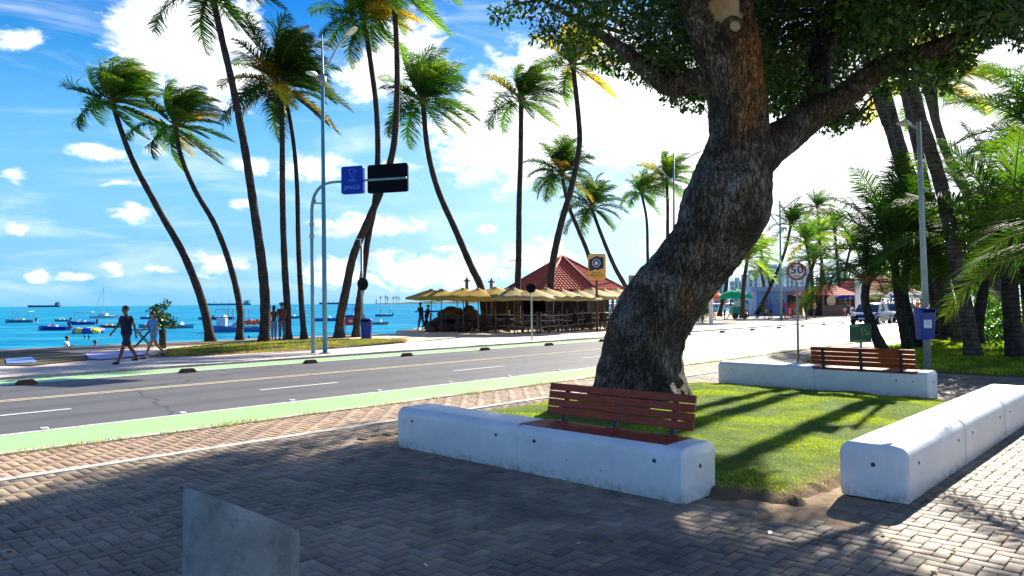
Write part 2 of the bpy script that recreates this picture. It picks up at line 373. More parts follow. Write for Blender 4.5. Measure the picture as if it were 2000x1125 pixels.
def pavers(name, s0, s1, p0, p1, cell, base, spread, m, skip=None, gap=.0065, seed=1):
    rng = np.random.default_rng(seed); NI = int((s1 - s0) / cell); NJ = int((p1 - p0) / cell); rows = []
    for i in range(-1, NI + 1):
        for j in range(-1, NJ + 1):
            k = (i - j) % 4
            if k == 0: rows.append((i, j, i + 2, j + 1))
            elif k == 3: rows.append((i, j, i + 1, j + 2))
    Rw = np.array(rows, float); A = Rw.copy()
    A[:, 0] = np.clip(s0 + Rw[:, 0] * cell, s0, s1); A[:, 2] = np.clip(s0 + Rw[:, 2] * cell, s0, s1)
    A[:, 1] = np.clip(p0 + Rw[:, 1] * cell, p0, p1); A[:, 3] = np.clip(p0 + Rw[:, 3] * cell, p0, p1)
    ok = (A[:, 2] - A[:, 0] > .03) & (A[:, 3] - A[:, 1] > .03)
    if skip is not None: ok &= ~skip((A[:, 0] + A[:, 2]) / 2, (A[:, 1] + A[:, 3]) / 2)
    A = A[ok]; n = len(A); g = gap / 2
    ch = .004
    a0, b0, a1, b1 = A[:, 0] + g, A[:, 1] + g, A[:, 2] - g, A[:, 3] - g
    j1 = rng.normal(0, .0012, (n, 4)); z = rng.normal(0, .0013, n)[:, None] + rng.normal(0, .0006, (n, 4))
    S = np.stack([a0, a1, a1, a0], 1) + j1; Pp = np.stack([b0, b0, b1, b1], 1) + j1[:, ::-1]
    cs = S.mean(1, keepdims=True); cp = Pp.mean(1, keepdims=True)
    St = S - np.sign(S - cs) * ch; Pt = Pp - np.sign(Pp - cp) * ch
    S3 = np.concatenate([S, S, St], 1); P3 = np.concatenate([Pp, Pp, Pt], 1)
    Z3 = np.concatenate([np.full((n, 4), -.03), z - .004, z], 1)
    und = .012 * np.sin(S3 * .9 + 1) * np.sin(P3 * 1.3) * .5
    V = np.stack([S3 * DX - P3 * DY, S3 * DY + P3 * DX, Z3 + und], 2).reshape(-1, 3)
    F = []
    for (q) in ((8, 9, 10, 11), (0, 1, 5, 4), (1, 2, 6, 5), (2, 3, 7, 6), (3, 0, 4, 7), (4, 5, 9, 8), (5, 6, 10, 9), (6, 7, 11, 10), (7, 4, 8, 11)): F.append(q)
    F = (np.array(F)[None] + np.arange(n)[:, None, None] * 12).reshape(-1, 4)
    t = np.array(base)[None] * (1 + rng.normal(0, spread, (n, 1))) * (1 + rng.normal(0, .035, (n, 3)))
    t = np.repeat(np.clip(t, .01, 1), 12, 0)
    return tag(mk_np(name, V, F, m, tint=t), kind='structure')
LAWN = [(6.15, 2.55), (6.0, 3.2), (6.1, 7.0), (6.9, 7.9), (8.2, 8.15), (13.7, 7.75), (13.75, 2.5)]
def sdf(poly, S, Pq):     # signed distance, positive inside
    S = np.asarray(S, float); Pq = np.asarray(Pq, float); d = np.full(S.shape, 1e9); ins = np.zeros(S.shape, bool); n = len(poly)
    for i in range(n):
        x0, y0 = poly[i]; x1, y1 = poly[(i + 1) % n]; ex, ey = x1 - x0, y1 - y0
        t = np.clip(((S - x0) * ex + (Pq - y0) * ey) / (ex * ex + ey * ey), 0, 1)
        d = np.minimum(d, np.hypot(S - x0 - t * ex, Pq - y0 - t * ey))
        c = ((y0 > Pq) != (y1 > Pq)) & (S < (x1 - x0) * (Pq - y0) / (y1 - y0 + 1e-12) + x0); ins ^= c
    return np.where(ins, d, -d)
DIRT = [(5.75, 2.2), (5.55, 2.75), (5.75, 3.3), (7.2, 3.4), (7.3, 2.1), (6.6, 2.0)]
def skip(S, Pq):
    wob = .12 * np.sin(S * 7 + Pq * 5) + .08 * np.sin(Pq * 13)
    return (sdf(LAWN, S, Pq) > -.02) | (sdf(DIRT, S, Pq) + wob > 0) | ((S - 5.75) ** 2 + (Pq - 7.55) ** 2 < .16)
mp_grey = m_paver('grey_paving', None); mp_red = m_paver('red_paving', None, (.16, .11, .08))
pavers('plaza_paving', -5, 18.6, -6.0, 8.62, .1, (.25, .185, .125), .15, mp_grey, skip)
pavers('red_brick_path', -4, 46, 8.78, 10.1, .1, (.33, .225, .15), .10, mp_red, None, seed=2)
mb = MB(); s = -6.
while s < 60: boxsp(mb, s, s + .99, 8.63, 8.765, -.1, .006); s += 1.
struct('paving_strip', mb, m_kerb)
soil = mat((.30, .22, .14), .95, var=.35, vscale=4, bump=.8, bscale=25, dirt=(.12, .08, .05), spec=.1, name='sandy_soil')
sheet('soil', -12, 400, -80, 10.2, -.016, soil)
# brick-textured sheet for paving seen only far off
def m_brick(c1, c2, mort, w=.236, h=.118):
    m, b, p = newmat('brick_paving'); o = wcoord(b); t = b.n('ShaderNodeTexBrick'); b.l(o, t.inputs[0])
    t.inputs['Scale'].default_value = 1; t.inputs['Brick Width'].default_value = w; t.inputs['Row Height'].default_value = h; t.inputs['Mortar Size'].default_value = .005
    for i, c in enumerate((c1, c2, mort)): t.inputs[i + 1].default_value = c + (1,)
    q = b.noise(o, .6, 6, .65); c = b.mix(b.mrange(q, .4, .7, 0, .5), t.outputs[0], tuple(x * .55 for x in c1))
    b.l(c, p.inputs['Base Color']); p.inputs['Roughness'].default_value = .8; return m
mbk = m_brick((.34, .28, .23), (.40, .33, .27), (.15, .13, .11))
sheet('far_paving', 18.61, 400, -30, 8.62, -.004, mbk); sheet('far_red_path', 46, 400, 8.78, 10.1, -.004, mbk)
sheet('near_paving', -30, -5, -20, 8.62, -.004, mbk); sheet('side_paving', -5, 18.6, -30, -6.01, -.004, mbk)
# far promenade, beach, sea
m_prom = m_paint((.62, .50, .42), (.34, .27, .22), .6, .8, 'pink_promenade')
m_sand = mat((.66, .54, .40), .95, var=.2, vscale=1.5, bump=.5, bscale=8, spec=.1, dirt=(.36, .28, .2), name='sand')
COAST = [(-300, 36), (-40, 35), (10, 34.6), (22, 34), (27, 34), (29, 37.5), (33, 40), (50, 41), (60, 39), (80, 48), (130, 62), (200, 75), (300, 120), (420, 330), (700, 700)]
def land(name, off, z, m, pin=21.33):
    mb = MB(); n = len(COAST); vs = [W(s, p + off, z) for s, p in COAST] + [W(s, pin, z) for s, p in COAST] + [W(s, p + off, -3) for s, p in COAST]
    fs = [(i, i + 1, n + i + 1, n + i) for i in range(n - 1)] + [(i, i + 1, 2 * n + i + 1, 2 * n + i) for i in range(n - 1)]
    return struct(name, mb.add(vs, fs), m)
land('beach', 0, -.012, m_sand)
sheet('promenade', -60, 600, 21.33, 25.6, .0, m_prom)
mb = MB().add([W(-3000, -4000, -.6), W(9000, -4000, -.6), W(9000, 21.1, -.6), W(-3000, 21.1, -.6)], [(0, 1, 2, 3)])
struct('ground', mb, mat((.10, .13, .06), .95, var=.4, vscale=.02, name='inland_ground'))
m, b, p = newmat('sea_water'); tc = b.n('ShaderNodeTexCoord'); o = tc.outputs['Object']
st = b.n('ShaderNodeMapping'); st.inputs['Scale'].default_value = (.35, 1, 1); b.l(o, st.inputs[0])
st2 = b.n('ShaderNodeMapping'); st2.inputs['Scale'].default_value = (.06, .35, 1); b.l(o, st2.inputs[0])
w1 = b.noise(st.outputs[0], .55, 7, .72); w2 = b.noise(st2.outputs[0], .05, 4, .6); w3 = b.noise(st.outputs[0], .16, 4, .6)
c = b.ramp(w2, (.3, (.0, .15, .28)), (.52, (.005, .23, .36)), (.72, (.02, .33, .42)))
c = b.mix(b.mrange(w1, .42, .58, 0, .8), c, (.0, .11, .30)); c = b.mix(b.mrange(w3, .5, .7, 0, .35), c, (.08, .50, .55))
b.l(c, p.inputs['Base Color']); p.inputs['Roughness'].default_value = .25; p.inputs['IOR'].default_value = 1.33; p.inputs['Specular IOR Level'].default_value = .2
df = b.n('ShaderNodeBsdfDiffuse'); b.l(c, df.inputs[0]); ms = b.n('ShaderNodeMixShader'); ms.inputs[0].default_value = .72; b.l(p.outputs[0], ms.inputs[1]); b.l(df.outputs[0], ms.inputs[2]); b.l(ms.outputs[0], b.t.nodes['Material Output'].inputs[0])
bp = b.n('ShaderNodeBump'); bp.inputs['Strength'].default_value = 1.0; bp.inputs['Distance'].default_value = .35
b.l(b.m('ADD', w1, b.m('MULTIPLY', w3, 1.5)), bp.inputs['Height']); b.l(bp.outputs[0], p.inputs['Normal'])
SEA = -1.3
struct('sea', MB().add([(-30000, -300, SEA), (30000, -300, SEA), (30000, 40000, SEA), (-30000, 40000, SEA)], [(0, 1, 2, 3)]), m)
# lawns
def m_lawn(name, g1, g2, soilc):
    m, b, p = newmat(name); tc = b.n('ShaderNodeTexCoord'); o = tc.outputs['Object']
    a = b.n('ShaderNodeAttribute'); a.attribute_name = 'tint'
    f = b.noise(o, 3, 6, .65); g = b.noise(o, 60, 4, .7)
    c = b.mix(b.mrange(f, .35, .65), g1, g2); c = b.mix(b.mrange(g, .35, .7, 0, .6), c, tuple(x * .45 for x in g1))
    c = b.mix(a.outputs['Fac'], soilc, c)
    b.l(c, p.inputs['Base Color']); p.inputs['Roughness'].default_value = .9; p.inputs['Specular IOR Level'].default_value = .15
    bp = b.n('ShaderNodeBump'); bp.inputs['Strength'].default_value = .8; bp.inputs['Distance'].default_value = .03
    b.l(g, bp.inputs['Height']); b.l(bp.outputs[0], p.inputs['Normal']); return m
ml = m_lawn('lawn', (.10, .17, .02), (.17, .25, .03), (.20, .13, .075))
def lawn_h(poly, S, Pq, hmax=.05):
    d = sdf(poly, S, Pq); n = np.array([mn.fractal(Vector((s * 1.6, p * 1.6, 0)), .9, 2, 5) for s, p in zip(np.ravel(S), np.ravel(Pq))]).reshape(np.shape(S))
    d2 = d + n * .13; return d2, -.045 + (hmax + .045) * np.clip((d2 + .05) / .11, 0, 1) + n * .022 * (d2 > 0) + .05 * np.clip(d2 / 1.5, 0, 1)
def lawn(name, poly, step, label_z=.05, m=ml):
    xs = np.array(poly); S, Q = np.meshgrid(np.arange(xs[:, 0].min() - .35, xs[:, 0].max() + .35, step), np.arange(xs[:, 1].min() - .35, xs[:, 1].max() + .35, step), indexing='ij')
    d, H = lawn_h(poly, S, Q, label_z); V = np.stack([S * DX - Q * DY, S * DY + Q * DX, H], 2).reshape(-1, 3)
    a, c = S.shape; idx = np.arange(a * c).reshape(a, c); F = np.stack([idx[:-1, :-1], idx[1:, :-1], idx[1:, 1:], idx[:-1, 1:]], 2).reshape(-1, 4)
    keep = (d.ravel()[F].max(1) > -.2); F = F[keep]
    t = np.clip((d.ravel() - .02) / .22, 0, 1)
    o = mk_np(name, V, F, m, tint=np.repeat(t[:, None], 3, 1)); tag(o, kind='structure'); o.data.polygons.foreach_set('use_smooth', [True] * len(o.data.polygons)); return o
def blades(name, label, poly, n, hgt, wid, seed, z=.05, cols=((.10, .18, .010), (.34, .42, .022), (.46, .36, .07)), inset=.05):
    rng = np.random.default_rng(seed); xs = np.array(poly)
    S = rng.uniform(xs[:, 0].min(), xs[:, 0].max(), n); Q = rng.uniform(xs[:, 1].min(), xs[:, 1].max(), n)
    d, H = lawn_h(poly, S, Q, z); ok = d > inset * rng.uniform(.2, 3, n); S, Q, H, d = S[ok], Q[ok], H[ok], d[ok]; n = len(S)
    pn = np.array([mn.fractal(Vector((s * .9, q * .9, 3)), .9, 2, 3) for s, q in zip(S, Q)])
    base = np.stack([S * DX - Q * DY, S * DY + Q * DX, H - .01], 1); az_ = rng.uniform(0, 2 * np.pi, n)
    dr = np.stack([np.cos(az_), np.sin(az_), 0 * az_], 1); sd_ = np.stack([-dr[:, 1], dr[:, 0], 0 * az_], 1)
    hh = hgt * rng.uniform(.5, 1.3, n) * (1 + .5 * pn); w = wid * rng.uniform(.7, 1.3, n)
    V = np.stack([base - sd_ * w[:, None], base + sd_ * w[:, None], base + dr * (hh * rng.uniform(.2, .9, n))[:, None] + np.array([0, 0, 1]) * hh[:, None]], 1).reshape(-1, 3)
    F = np.arange(n * 3).reshape(-1, 3); k = np.clip(.42 + pn * 2.2 + rng.normal(0, .2, n), 0, 1)[:, None]; c = np.array(cols)
    t = c[0] * (1 - k) + c[1] * k; dry = (rng.random(n) < .08 + .5 * np.clip(1 - d / .5, 0, 1))[:, None]; t = np.where(dry, c[2], t)
    o = mk_np(name, V, F, M_GRASS, tint=np.repeat(t, 3, 0), k=3); tag(o, label, 'grass', kind='stuff'); return o
M_GRASS = leafmat('grass_blade', .4, .6, (1.6, 1.7, .5), .2)
lawn('lawn', LAWN, .05); blades('lawn_grass', 'short sunlit lawn grass around the big leaning tree', LAWN, 170000, .024, .005, 3)
LAWN2 = [(18.9, -22), (18.8, 4.3), (20.2, 8.3), (60, 8.4), (60, -22)]
lawn('side_lawn', LAWN2, .3, .05); blades('side_lawn_grass', 'green lawn grass under the roadside palms on the right', [(18.8, -2), (18.8, 4.3), (20.2, 8.3), (34, 8.4), (34, -2)], 60000, .07, .014, 5, .05)
LAWN3 = [SP(G(u, v)) for u, v in ((290, 699), (325, 684), (420, 673), (540, 668), (660, 663), (800, 664), (790, 670), (620, 683), (430, 694))]
lawn('beach_lawn', LAWN3, .3, .03, m_lawn('dry_lawn', (.13, .13, .03), (.26, .17, .08), (.30, .20, .12))); blades('beach_grass', 'patchy dry grass strip along the beach edge under the palms', LAWN3, 26000, .05, .018, 6, .03, ((.10, .15, .02), (.27, .25, .04), (.36, .22, .08)))
blades('kerb_grass', 'tufts of grass growing along the near kerb of the green lane', [(-4, 10.0), (-4, 10.26), (45, 10.24), (45, 10.02)], 11000, .045, .006, 8, -.0, ((.05, .12, .015), (.15, .24, .03), (.34, .28, .12)), .0)
mb = MB()
for k in range(-3, 3): boxsp(mb, -30, 24, 32.4, 34.35, -.1, .04) if k == 0 else None
struct('sea_wall', mb, mat((.22, .17, .14), .9, var=.3, vscale=2, bump=.5, name='sea_wall_concrete'))
# ---------------------------------------------------------------- big leaning tree
def m_bark(name, c1, c2, scale=1., bump=.8, attr=True):
    m, b, p = newmat(name); tc = b.n('ShaderNodeTexCoord'); o = tc.outputs['Object']
    st = b.n('ShaderNodeMapping'); st.inputs['Scale'].default_value = (1, 1, .22); b.l(o, st.inputs[0])
    vo = b.n('ShaderNodeTexVoronoi'); vo.feature = 'DISTANCE_TO_EDGE'; vo.inputs['Scale'].default_value = 17 * scale; 
    ds = b.n('ShaderNodeMix', data_type='VECTOR'); ds.inputs[0].default_value = .12
    nz = b.n('ShaderNodeTexNoise'); nz.inputs['Scale'].default_value = 6 * scale; nz.inputs['Detail'].default_value = 5; b.l(o, nz.inputs['Vector'])
    b.l(st.outputs[0], ds.inputs[4]); b.l(nz.outputs[1], ds.inputs[5]); b.l(ds.outputs[1], vo.inputs['Vector'])
    rn = b.noise(st.outputs[0], 13 * scale, 6, .62, .6); r2 = b.m('ABSOLUTE', b.m('SUBTRACT', rn, .5)); r3 = b.m('ABSOLUTE', b.m('SUBTRACT', b.noise(st.outputs[0], 31 * scale, 5, .6, .3), .5))
    cr = b.m('MULTIPLY', b.mrange(r2, 0, .055), b.mrange(r3, -.02, .05)); n_ = b.noise(st.outputs[0], 26 * scale, 7, .7); big = b.noise(o, 1.7, 5, .65)
    c = b.mix(b.mrange(n_, .40, .62), c1, c2); c = b.mix(b.mrange(big, .5, .66, 0, .75), c, (.36, .33, .31))
    c = b.mix(b.mrange(big, .36, .48, .85, 0), c, (.035, .028, .024))
    if attr:
        a = b.n('ShaderNodeAttribute'); a.attribute_name = 'tint'
        sp_ = b.n('ShaderNodeSeparateColor'); b.l(a.outputs['Color'], sp_.inputs[0])
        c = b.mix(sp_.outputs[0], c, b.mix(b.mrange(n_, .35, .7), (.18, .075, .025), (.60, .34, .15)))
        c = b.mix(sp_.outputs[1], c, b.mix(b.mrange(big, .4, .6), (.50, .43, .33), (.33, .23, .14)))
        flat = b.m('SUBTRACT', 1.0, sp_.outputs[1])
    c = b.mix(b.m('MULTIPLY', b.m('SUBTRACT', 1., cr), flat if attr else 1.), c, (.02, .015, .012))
    b.l(c, p.inputs['Base Color']); p.inputs['Roughness'].default_value = .8; p.inputs['Specular IOR Level'].default_value = .25
    bp = b.n('ShaderNodeBump'); bp.inputs['Distance'].default_value = .03
    if attr: b.l(b.m('MULTIPLY', flat, bump), bp.inputs['Strength'])
    else: bp.inputs['Strength'].default_value = bump
    b.l(b.m('ADD', cr, n_), bp.inputs['Height']); b.l(bp.outputs[0], p.inputs['Normal']); return m
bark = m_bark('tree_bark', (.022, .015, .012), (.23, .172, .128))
TY = 12.7; KT = TY / FPX
def barktube(path, n, ring, amp, paint=None, flare=False, seed=0):
    """path of (u, v, dY, radius px)"""
    c = crom([P(u, v, TY + d) for u, v, d, r in path], ring); rr = lerpl([r for *_, r in path], len(c)); L = len(c); V = []; T = []
    up = Vector((0, 1, 0))
    for i, q in enumerate(c):
        t = (c[min(i + 1, L - 1)] - c[max(i - 1, 0)]).normalized(); a = up.cross(t).normalized(); bb = t.cross(a).normalized(); r0 = rr[i] * KT
        for k in range(n):
            th = 2 * math.pi * k / n; d = a * math.cos(th) + bb * math.sin(th)
            lob = .06 * math.sin(2 * th + seed + i * .02) + .045 * math.sin(3 * th - 1 + i * .03)
            if flare:
                f = max(0, 1 - (q.z - .0) / 1.3) ** 2; lob += f * (.10 + .16 * max(0, math.sin(5 * th + .8)) ** 2)
            pp = q + d * r0 * (1 + lob)
            h = mn.fractal(Vector((pp.x * 9, pp.y * 9, pp.z * 3.2)), .9, 2, 4); h2 = mn.fractal(pp * 2.2, .9, 2, 3)
            rdg = abs(mn.noise(Vector((pp.x * 13 + h2, pp.y * 13, pp.z * 3.6))))
            V.append(pp + d * (amp * (h * .5 - .7 * (.25 - min(.25, rdg)) * 3) + .045 * h2 * r0 * 1.4))
            T.append(paint(pp, d) if paint else (0, 0, 0))
    F = [(i * n + k, i * n + (k + 1) % n, (i + 1) * n + (k + 1) % n, (i + 1) * n + k) for i in range(L - 1) for k in range(n)]
    return np.array([tuple(q) for q in V]), np.array(F), np.array(T, float)
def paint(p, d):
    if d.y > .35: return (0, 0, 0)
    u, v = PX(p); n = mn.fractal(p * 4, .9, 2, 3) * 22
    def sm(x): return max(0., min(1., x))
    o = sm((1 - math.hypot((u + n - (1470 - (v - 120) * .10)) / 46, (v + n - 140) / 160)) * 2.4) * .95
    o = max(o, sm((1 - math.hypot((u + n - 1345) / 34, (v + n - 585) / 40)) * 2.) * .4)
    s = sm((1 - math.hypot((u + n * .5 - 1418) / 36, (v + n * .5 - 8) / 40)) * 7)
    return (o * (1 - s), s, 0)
root = thing('leaning_shade_tree', 'huge leaning shade tree with thick curved trunk rising from the lawn behind the front bench', 'tree', W(10.7, 7.0, .05), local=False)
main = [(1251, 800, .0, 96), (1252, 765, .0, 87), (1253, 720, 0, 78), (1262, 655, 0, 74), (1290, 597, 0, 70), (1317, 556, 0, 69), (1342, 525, -.03, 68), (1369, 490, -.06, 66), (1394, 448, -.1, 73), (1416, 398, -.1, 79), (1429, 350, -.1, 73),
        (1438, 305, -.1, 63), (1440, 260, -.1, 54), (1438, 200, -.1, 54), (1428, 130, -.15, 56), (1412, 60, -.2, 61), (1398, 0, -.3, 66), (1375, -90, -.5, 62), (1340, -190, -.9, 48), (1290, -320, -1.5, 30), (1230, -430, -2.4, 16)]
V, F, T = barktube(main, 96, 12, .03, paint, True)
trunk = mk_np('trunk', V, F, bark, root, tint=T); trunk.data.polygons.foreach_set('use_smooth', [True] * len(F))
LIMBS = [
 [(1452, 335, .0, 46), (1502, 288, .0, 40), (1545, 258, .1, 33), (1592, 222, .1, 29), (1640, 196, .0, 26), (1690, 155, -.2, 22), (1745, 122, -.4, 19), (1830, 92, -.8, 15), (1920, 40, -1.2, 11), (2010, -60, -1.6, 6)],
 [(1575, 235, .1, 26), (1596, 175, .4, 24), (1606, 100, .8, 23), (1632, 20, 1.3, 23), (1665, -70, 2.0, 18), (1700, -200, 3.2, 10)],
 [(1408, 170, .1, 30), (1362, 156, .1, 23), (1318, 168, .15, 21), (1280, 150, .3, 18), (1240, 115, .5, 14), (1200, 85, .8, 11), (1130, 40, 1.3, 7), (1060, 0, 1.8, 4)],
 [(1385, -60, -.3, 44), (1450, -160, .8, 36), (1500, -280, 2.2, 26), (1540, -420, 4.2, 12)],
 [(1370, -100, -.5, 38), (1280, -170, .8, 26), (1170, -220, 2.4, 16), (1050, -230, 4, 8)],
 [(1390, -20, -.3, 40), (1470, -130, -1.6, 30), (1570, -230, -3.4, 20), (1640, -300, -5, 9)],
 [(1745, 122, -.4, 14), (1800, 150, .3, 9), (1850, 150, 1.2, 5)],
 [(1640, 196, .0, 14), (1665, 215, .8, 8), (1668, 235, 1.4, 4)],
]
for i, L_ in enumerate(LIMBS):
    V, F, T = barktube(L_, 32, 8, .016, None, False, i)
    o = mk_np('limb', V, F, bark, root, tint=T); o.data.polygons.foreach_set('use_smooth', [True] * len(F))
# sawn knot on the trunk
kp = P(1434, 52, TY - .2 - 66 * KT * .93); kd = (Vector((.18, -1, .05))).normalized(); km = kd.to_track_quat('Z', 'Y').to_matrix().to_4x4()
mb = MB().lathe([(.19, -.08), (.185, .01), (.15, .05), (.115, .055), (.10, .03)], n=24, cap=False); mb.v = [tuple((km @ (Vector(q) * (1 + .1 * mn.noise(Vector(q) * 12)))) + kp) for q in mb.v]
kn = mk('knot', mb, m_bark('knot_bark', (.10, .06, .035), (.26, .17, .10), 1.5, .6, False), root, smooth=True)
mb = MB().lathe([(.112, .028), (.07, .04), (.02, .036)], n=20); mb.v = [tuple((km @ Vector(q)) + kp) for q in mb.v]
mk('sawn_face', mb, mat((.50, .43, .34), .8, var=.3, vscale=14, bump=.3, dirt=(.15, .1, .07)), kn, smooth=True)
# crown of individual leaves in clumps
leafm = leafmat('tree_leaf', .28, .38, (1.5, 2.4, .35), .5)
LOWB = [(900, -60), (945, 5), (1000, 30), (1060, 62), (1110, 98), (1175, 120), (1232, 142), (1262, 170), (1330, 195), (1380, 225), (1410, 200), (1500, 235), (1560, 228), (1690, 205), (1760, 180), (1850, 165), (1905, 112), (1960, 100), (2010, 60), (2120, 20)]
rng = np.random.default_rng(11)
def crown_leaves(cl_c, cl_r, per, size, palette, rng, flat=.75, droop=.35, shell=.35):
    n = int(sum(per)); ci = np.repeat(np.arange(len(cl_c)), per); d = rng.normal(0, 1, (n, 3)); d /= np.linalg.norm(d, axis=1)[:, None]
    rad = rng.uniform(0, 1, n) ** shell; pos = cl_c[ci] + d * (rad * cl_r[ci])[:, None] * np.array([1, 1, flat])
    ax = rng.normal(0, 1, (n, 3)); ax[:, 2] -= droop; ax += d * .5; ax /= np.linalg.norm(ax, axis=1)[:, None]
    nr = rng.normal(0, .6, (n, 3)); nr[:, 2] += .9; sd_ = np.cross(ax, nr); sd_ /= np.linalg.norm(sd_, axis=1)[:, None] + 1e-9
    s = size * rng.uniform(.65, 1.3, n)[:, None]; up = np.cross(sd_, ax)
    V = np.stack([pos, pos + ax * s * .5 + sd_ * s * .26 + up * s * .05, pos + ax * s, pos + ax * s * .5 - sd_ * s * .26 + up * s * .05], 1).reshape(-1, 3)
    F = np.arange(n * 4).reshape(-1, 4); pal = np.array(palette); ct = rng.random(len(cl_c))
    k = np.clip(ct[ci] * .7 + rng.normal(.15, .22, n), 0, .999) * (len(pal) - 1); i0 = k.astype(int); f = (k - i0)[:, None]
    T = pal[i0] * (1 - f) + pal[np.minimum(i0 + 1, len(pal) - 1)] * f
    return V, F, np.repeat(T, 4, 0)
cc = []; cr = []; tries = 0
lb = np.array(LOWB, float)
while len(cc) < 1500 and tries < 60000:
    tries += 1
    x, y, z = rng.uniform(-1, 1, 3); rr_ = x * x + y * y + z * z
    if rr_ > 1 or rr_ < .12: continue
    q = Vector((3.2 + x * 7.4, 14.0 + y * 7.6, 9.2 + z * 4.8))
    ly = q.y - 1.39 * q.z; cs_ = q.x * .834 - q.y * .552; jt = rng.normal(0, .25)  # crown shaped by where each clump's shadow lands on plaza and lawn
    if cs_ < -7.5 + abs(jt) or ly > 10.6: continue
    if cs_ > -2.2 + jt and ly > 4.4: continue
    if cs_ > -3.6 + jt and ly > 9.4: continue
    if q.z < 4.6: continue
    u, v = PX(q); lim = np.interp(u, lb[:, 0], lb[:, 1]); r = rng.uniform(.28, .62)
    if q.y > 1.0 and v + r * FPX / q.y * .72 > lim: continue
    if v > -70 and ((q.y < 13.4 and 1290 < u < 1530) or (q.y < 12.2 and u < 1700) or q.y < 10): continue
    cc.append(tuple(q)); cr.append(r)
# outlying sprays hanging below the crown, where they show in the photograph
for (u, v, y, r) in [(1655, 235, 13.6, .30), (1625, 245, 13.8, .25), (1675, 228, 13.5, .22), (1560, 232, 13.5, .25), (1600, 238, 13.9, .2), (1345, 178, 13.4, .35), (1372, 192, 13.5, .3), (1300, 150, 13.6, .4), (1255, 140, 13.8, .35),
                     (1520, 215, 14.2, .35), (1790, 150, 12.0, .35), (1835, 160, 12.5, .3), (1870, 120, 12.2, .35), (1640, 200, 14.3, .4), (1740, 175, 13.6, .3), (1200, 120, 14, .35), (1130, 90, 14.2, .35), (1080, 60, 14.5, .35), (1000, 22, 14.5, .3), (1580, 200, 14.5, .4), (1950, 20, 11.5, .4), (1985, 5, 11.2, .4), (1935, 60, 11.6, .3), (1975, 45, 11.4, .35), (2010, 25, 11.2, .4), (1900, 90, 11.8, .3), (1990, 70, 11.3, .25), (1920, 0, 11.8, .4)]:
    for j in range(3):
        q = P(u + rng.normal(0, 14), v + rng.normal(-4, 9), y + rng.normal(0, .3)); cc.append(tuple(q)); cr.append(r * rng.uniform(.7, 1.0))
cc = np.array(cc); cr = np.array(cr); per = (215 * (cr / .45) ** 2).astype(int)
V, F, T = crown_leaves(cc, cr, per, .112, [(.012, .035, .008), (.022, .06, .012), (.035, .085, .014), (.07, .13, .02)], rng)
mk_np('crown', V, F, leafm, root, tint=T)
tw = MB()       # twigs leading from the limbs into the clumps
ends = [P(L_[-1][0], L_[-1][1], TY + L_[-1][2]) for L_ in LIMBS] + [P(L_[k][0], L_[k][1], TY + L_[k][2]) for L_ in LIMBS for k in range(2, len(L_))] + [P(u, v, TY + d) for u, v, d, r in main[-5:]]
for i in range(0, len(cc), 4):
    q = Vector(cc[i]); e = min(ends, key=lambda a: (a - q).length)
    if (e - q).length > 5: continue
    mid = (e + q) / 2 + Vector((rng.normal(0, .2), rng.normal(0, .2), rng.normal(.1, .2))); tw.tube(crom([e, mid, q], 3), lerpl([.035, .018, .008], 7), 5, False)
tag(mk('twigs', tw, mat((.06, .048, .04), .85, var=.3), root), kind='stuff')
# ---------------------------------------------------------------- palms
palmleaf = leafmat('palm_leaflet', .42, .7, (1.8, 2.0, .35), .15)
def m_palmbark(name='palm_bark', c1=(.022, .017, .015), c2=(.075, .060, .052)):
    m, b, p = newmat(name); tc = b.n('ShaderNodeTexCoord'); o = tc.outputs['Object']
    s_ = b.n('ShaderNodeSeparateXYZ'); b.l(o, s_.inputs[0]); nn = b.noise(o, 5, 5, .7)
    rg = b.m('PINGPONG', b.m('ADD', b.m('MULTIPLY', s_.outputs[2], 8.), b.m('MULTIPLY', nn, 1.2)), .5)
    c = b.mix(b.mrange(nn, .35, .65), c1, c2); c = b.mix(b.mrange(rg, .0, .16, .8, 0), c, (.016, .012, .011))
    b.l(c, p.inputs['Base Color']); p.inputs['Roughness'].default_value = .85; p.inputs['Specular IOR Level'].default_value = .2
    bp = b.n('ShaderNodeBump'); bp.inputs['Strength'].default_value = .8; bp.inputs['Distance'].default_value = .03
    b.l(b.m('ADD', rg, nn), bp.inputs['Height']); b.l(bp.outputs[0], p.inputs['Normal']); return m
pbark = m_palmbark()
PG = dict(dark=[(.014, .045, .01), (.025, .07, .014), (.05, .11, .02)], mid=[(.02, .07, .012), (.04, .11, .018), (.10, .18, .025)], light=[(.06, .15, .022), (.10, .21, .03), (.20, .28, .035)])
GOLD = (.52, .30, .03)
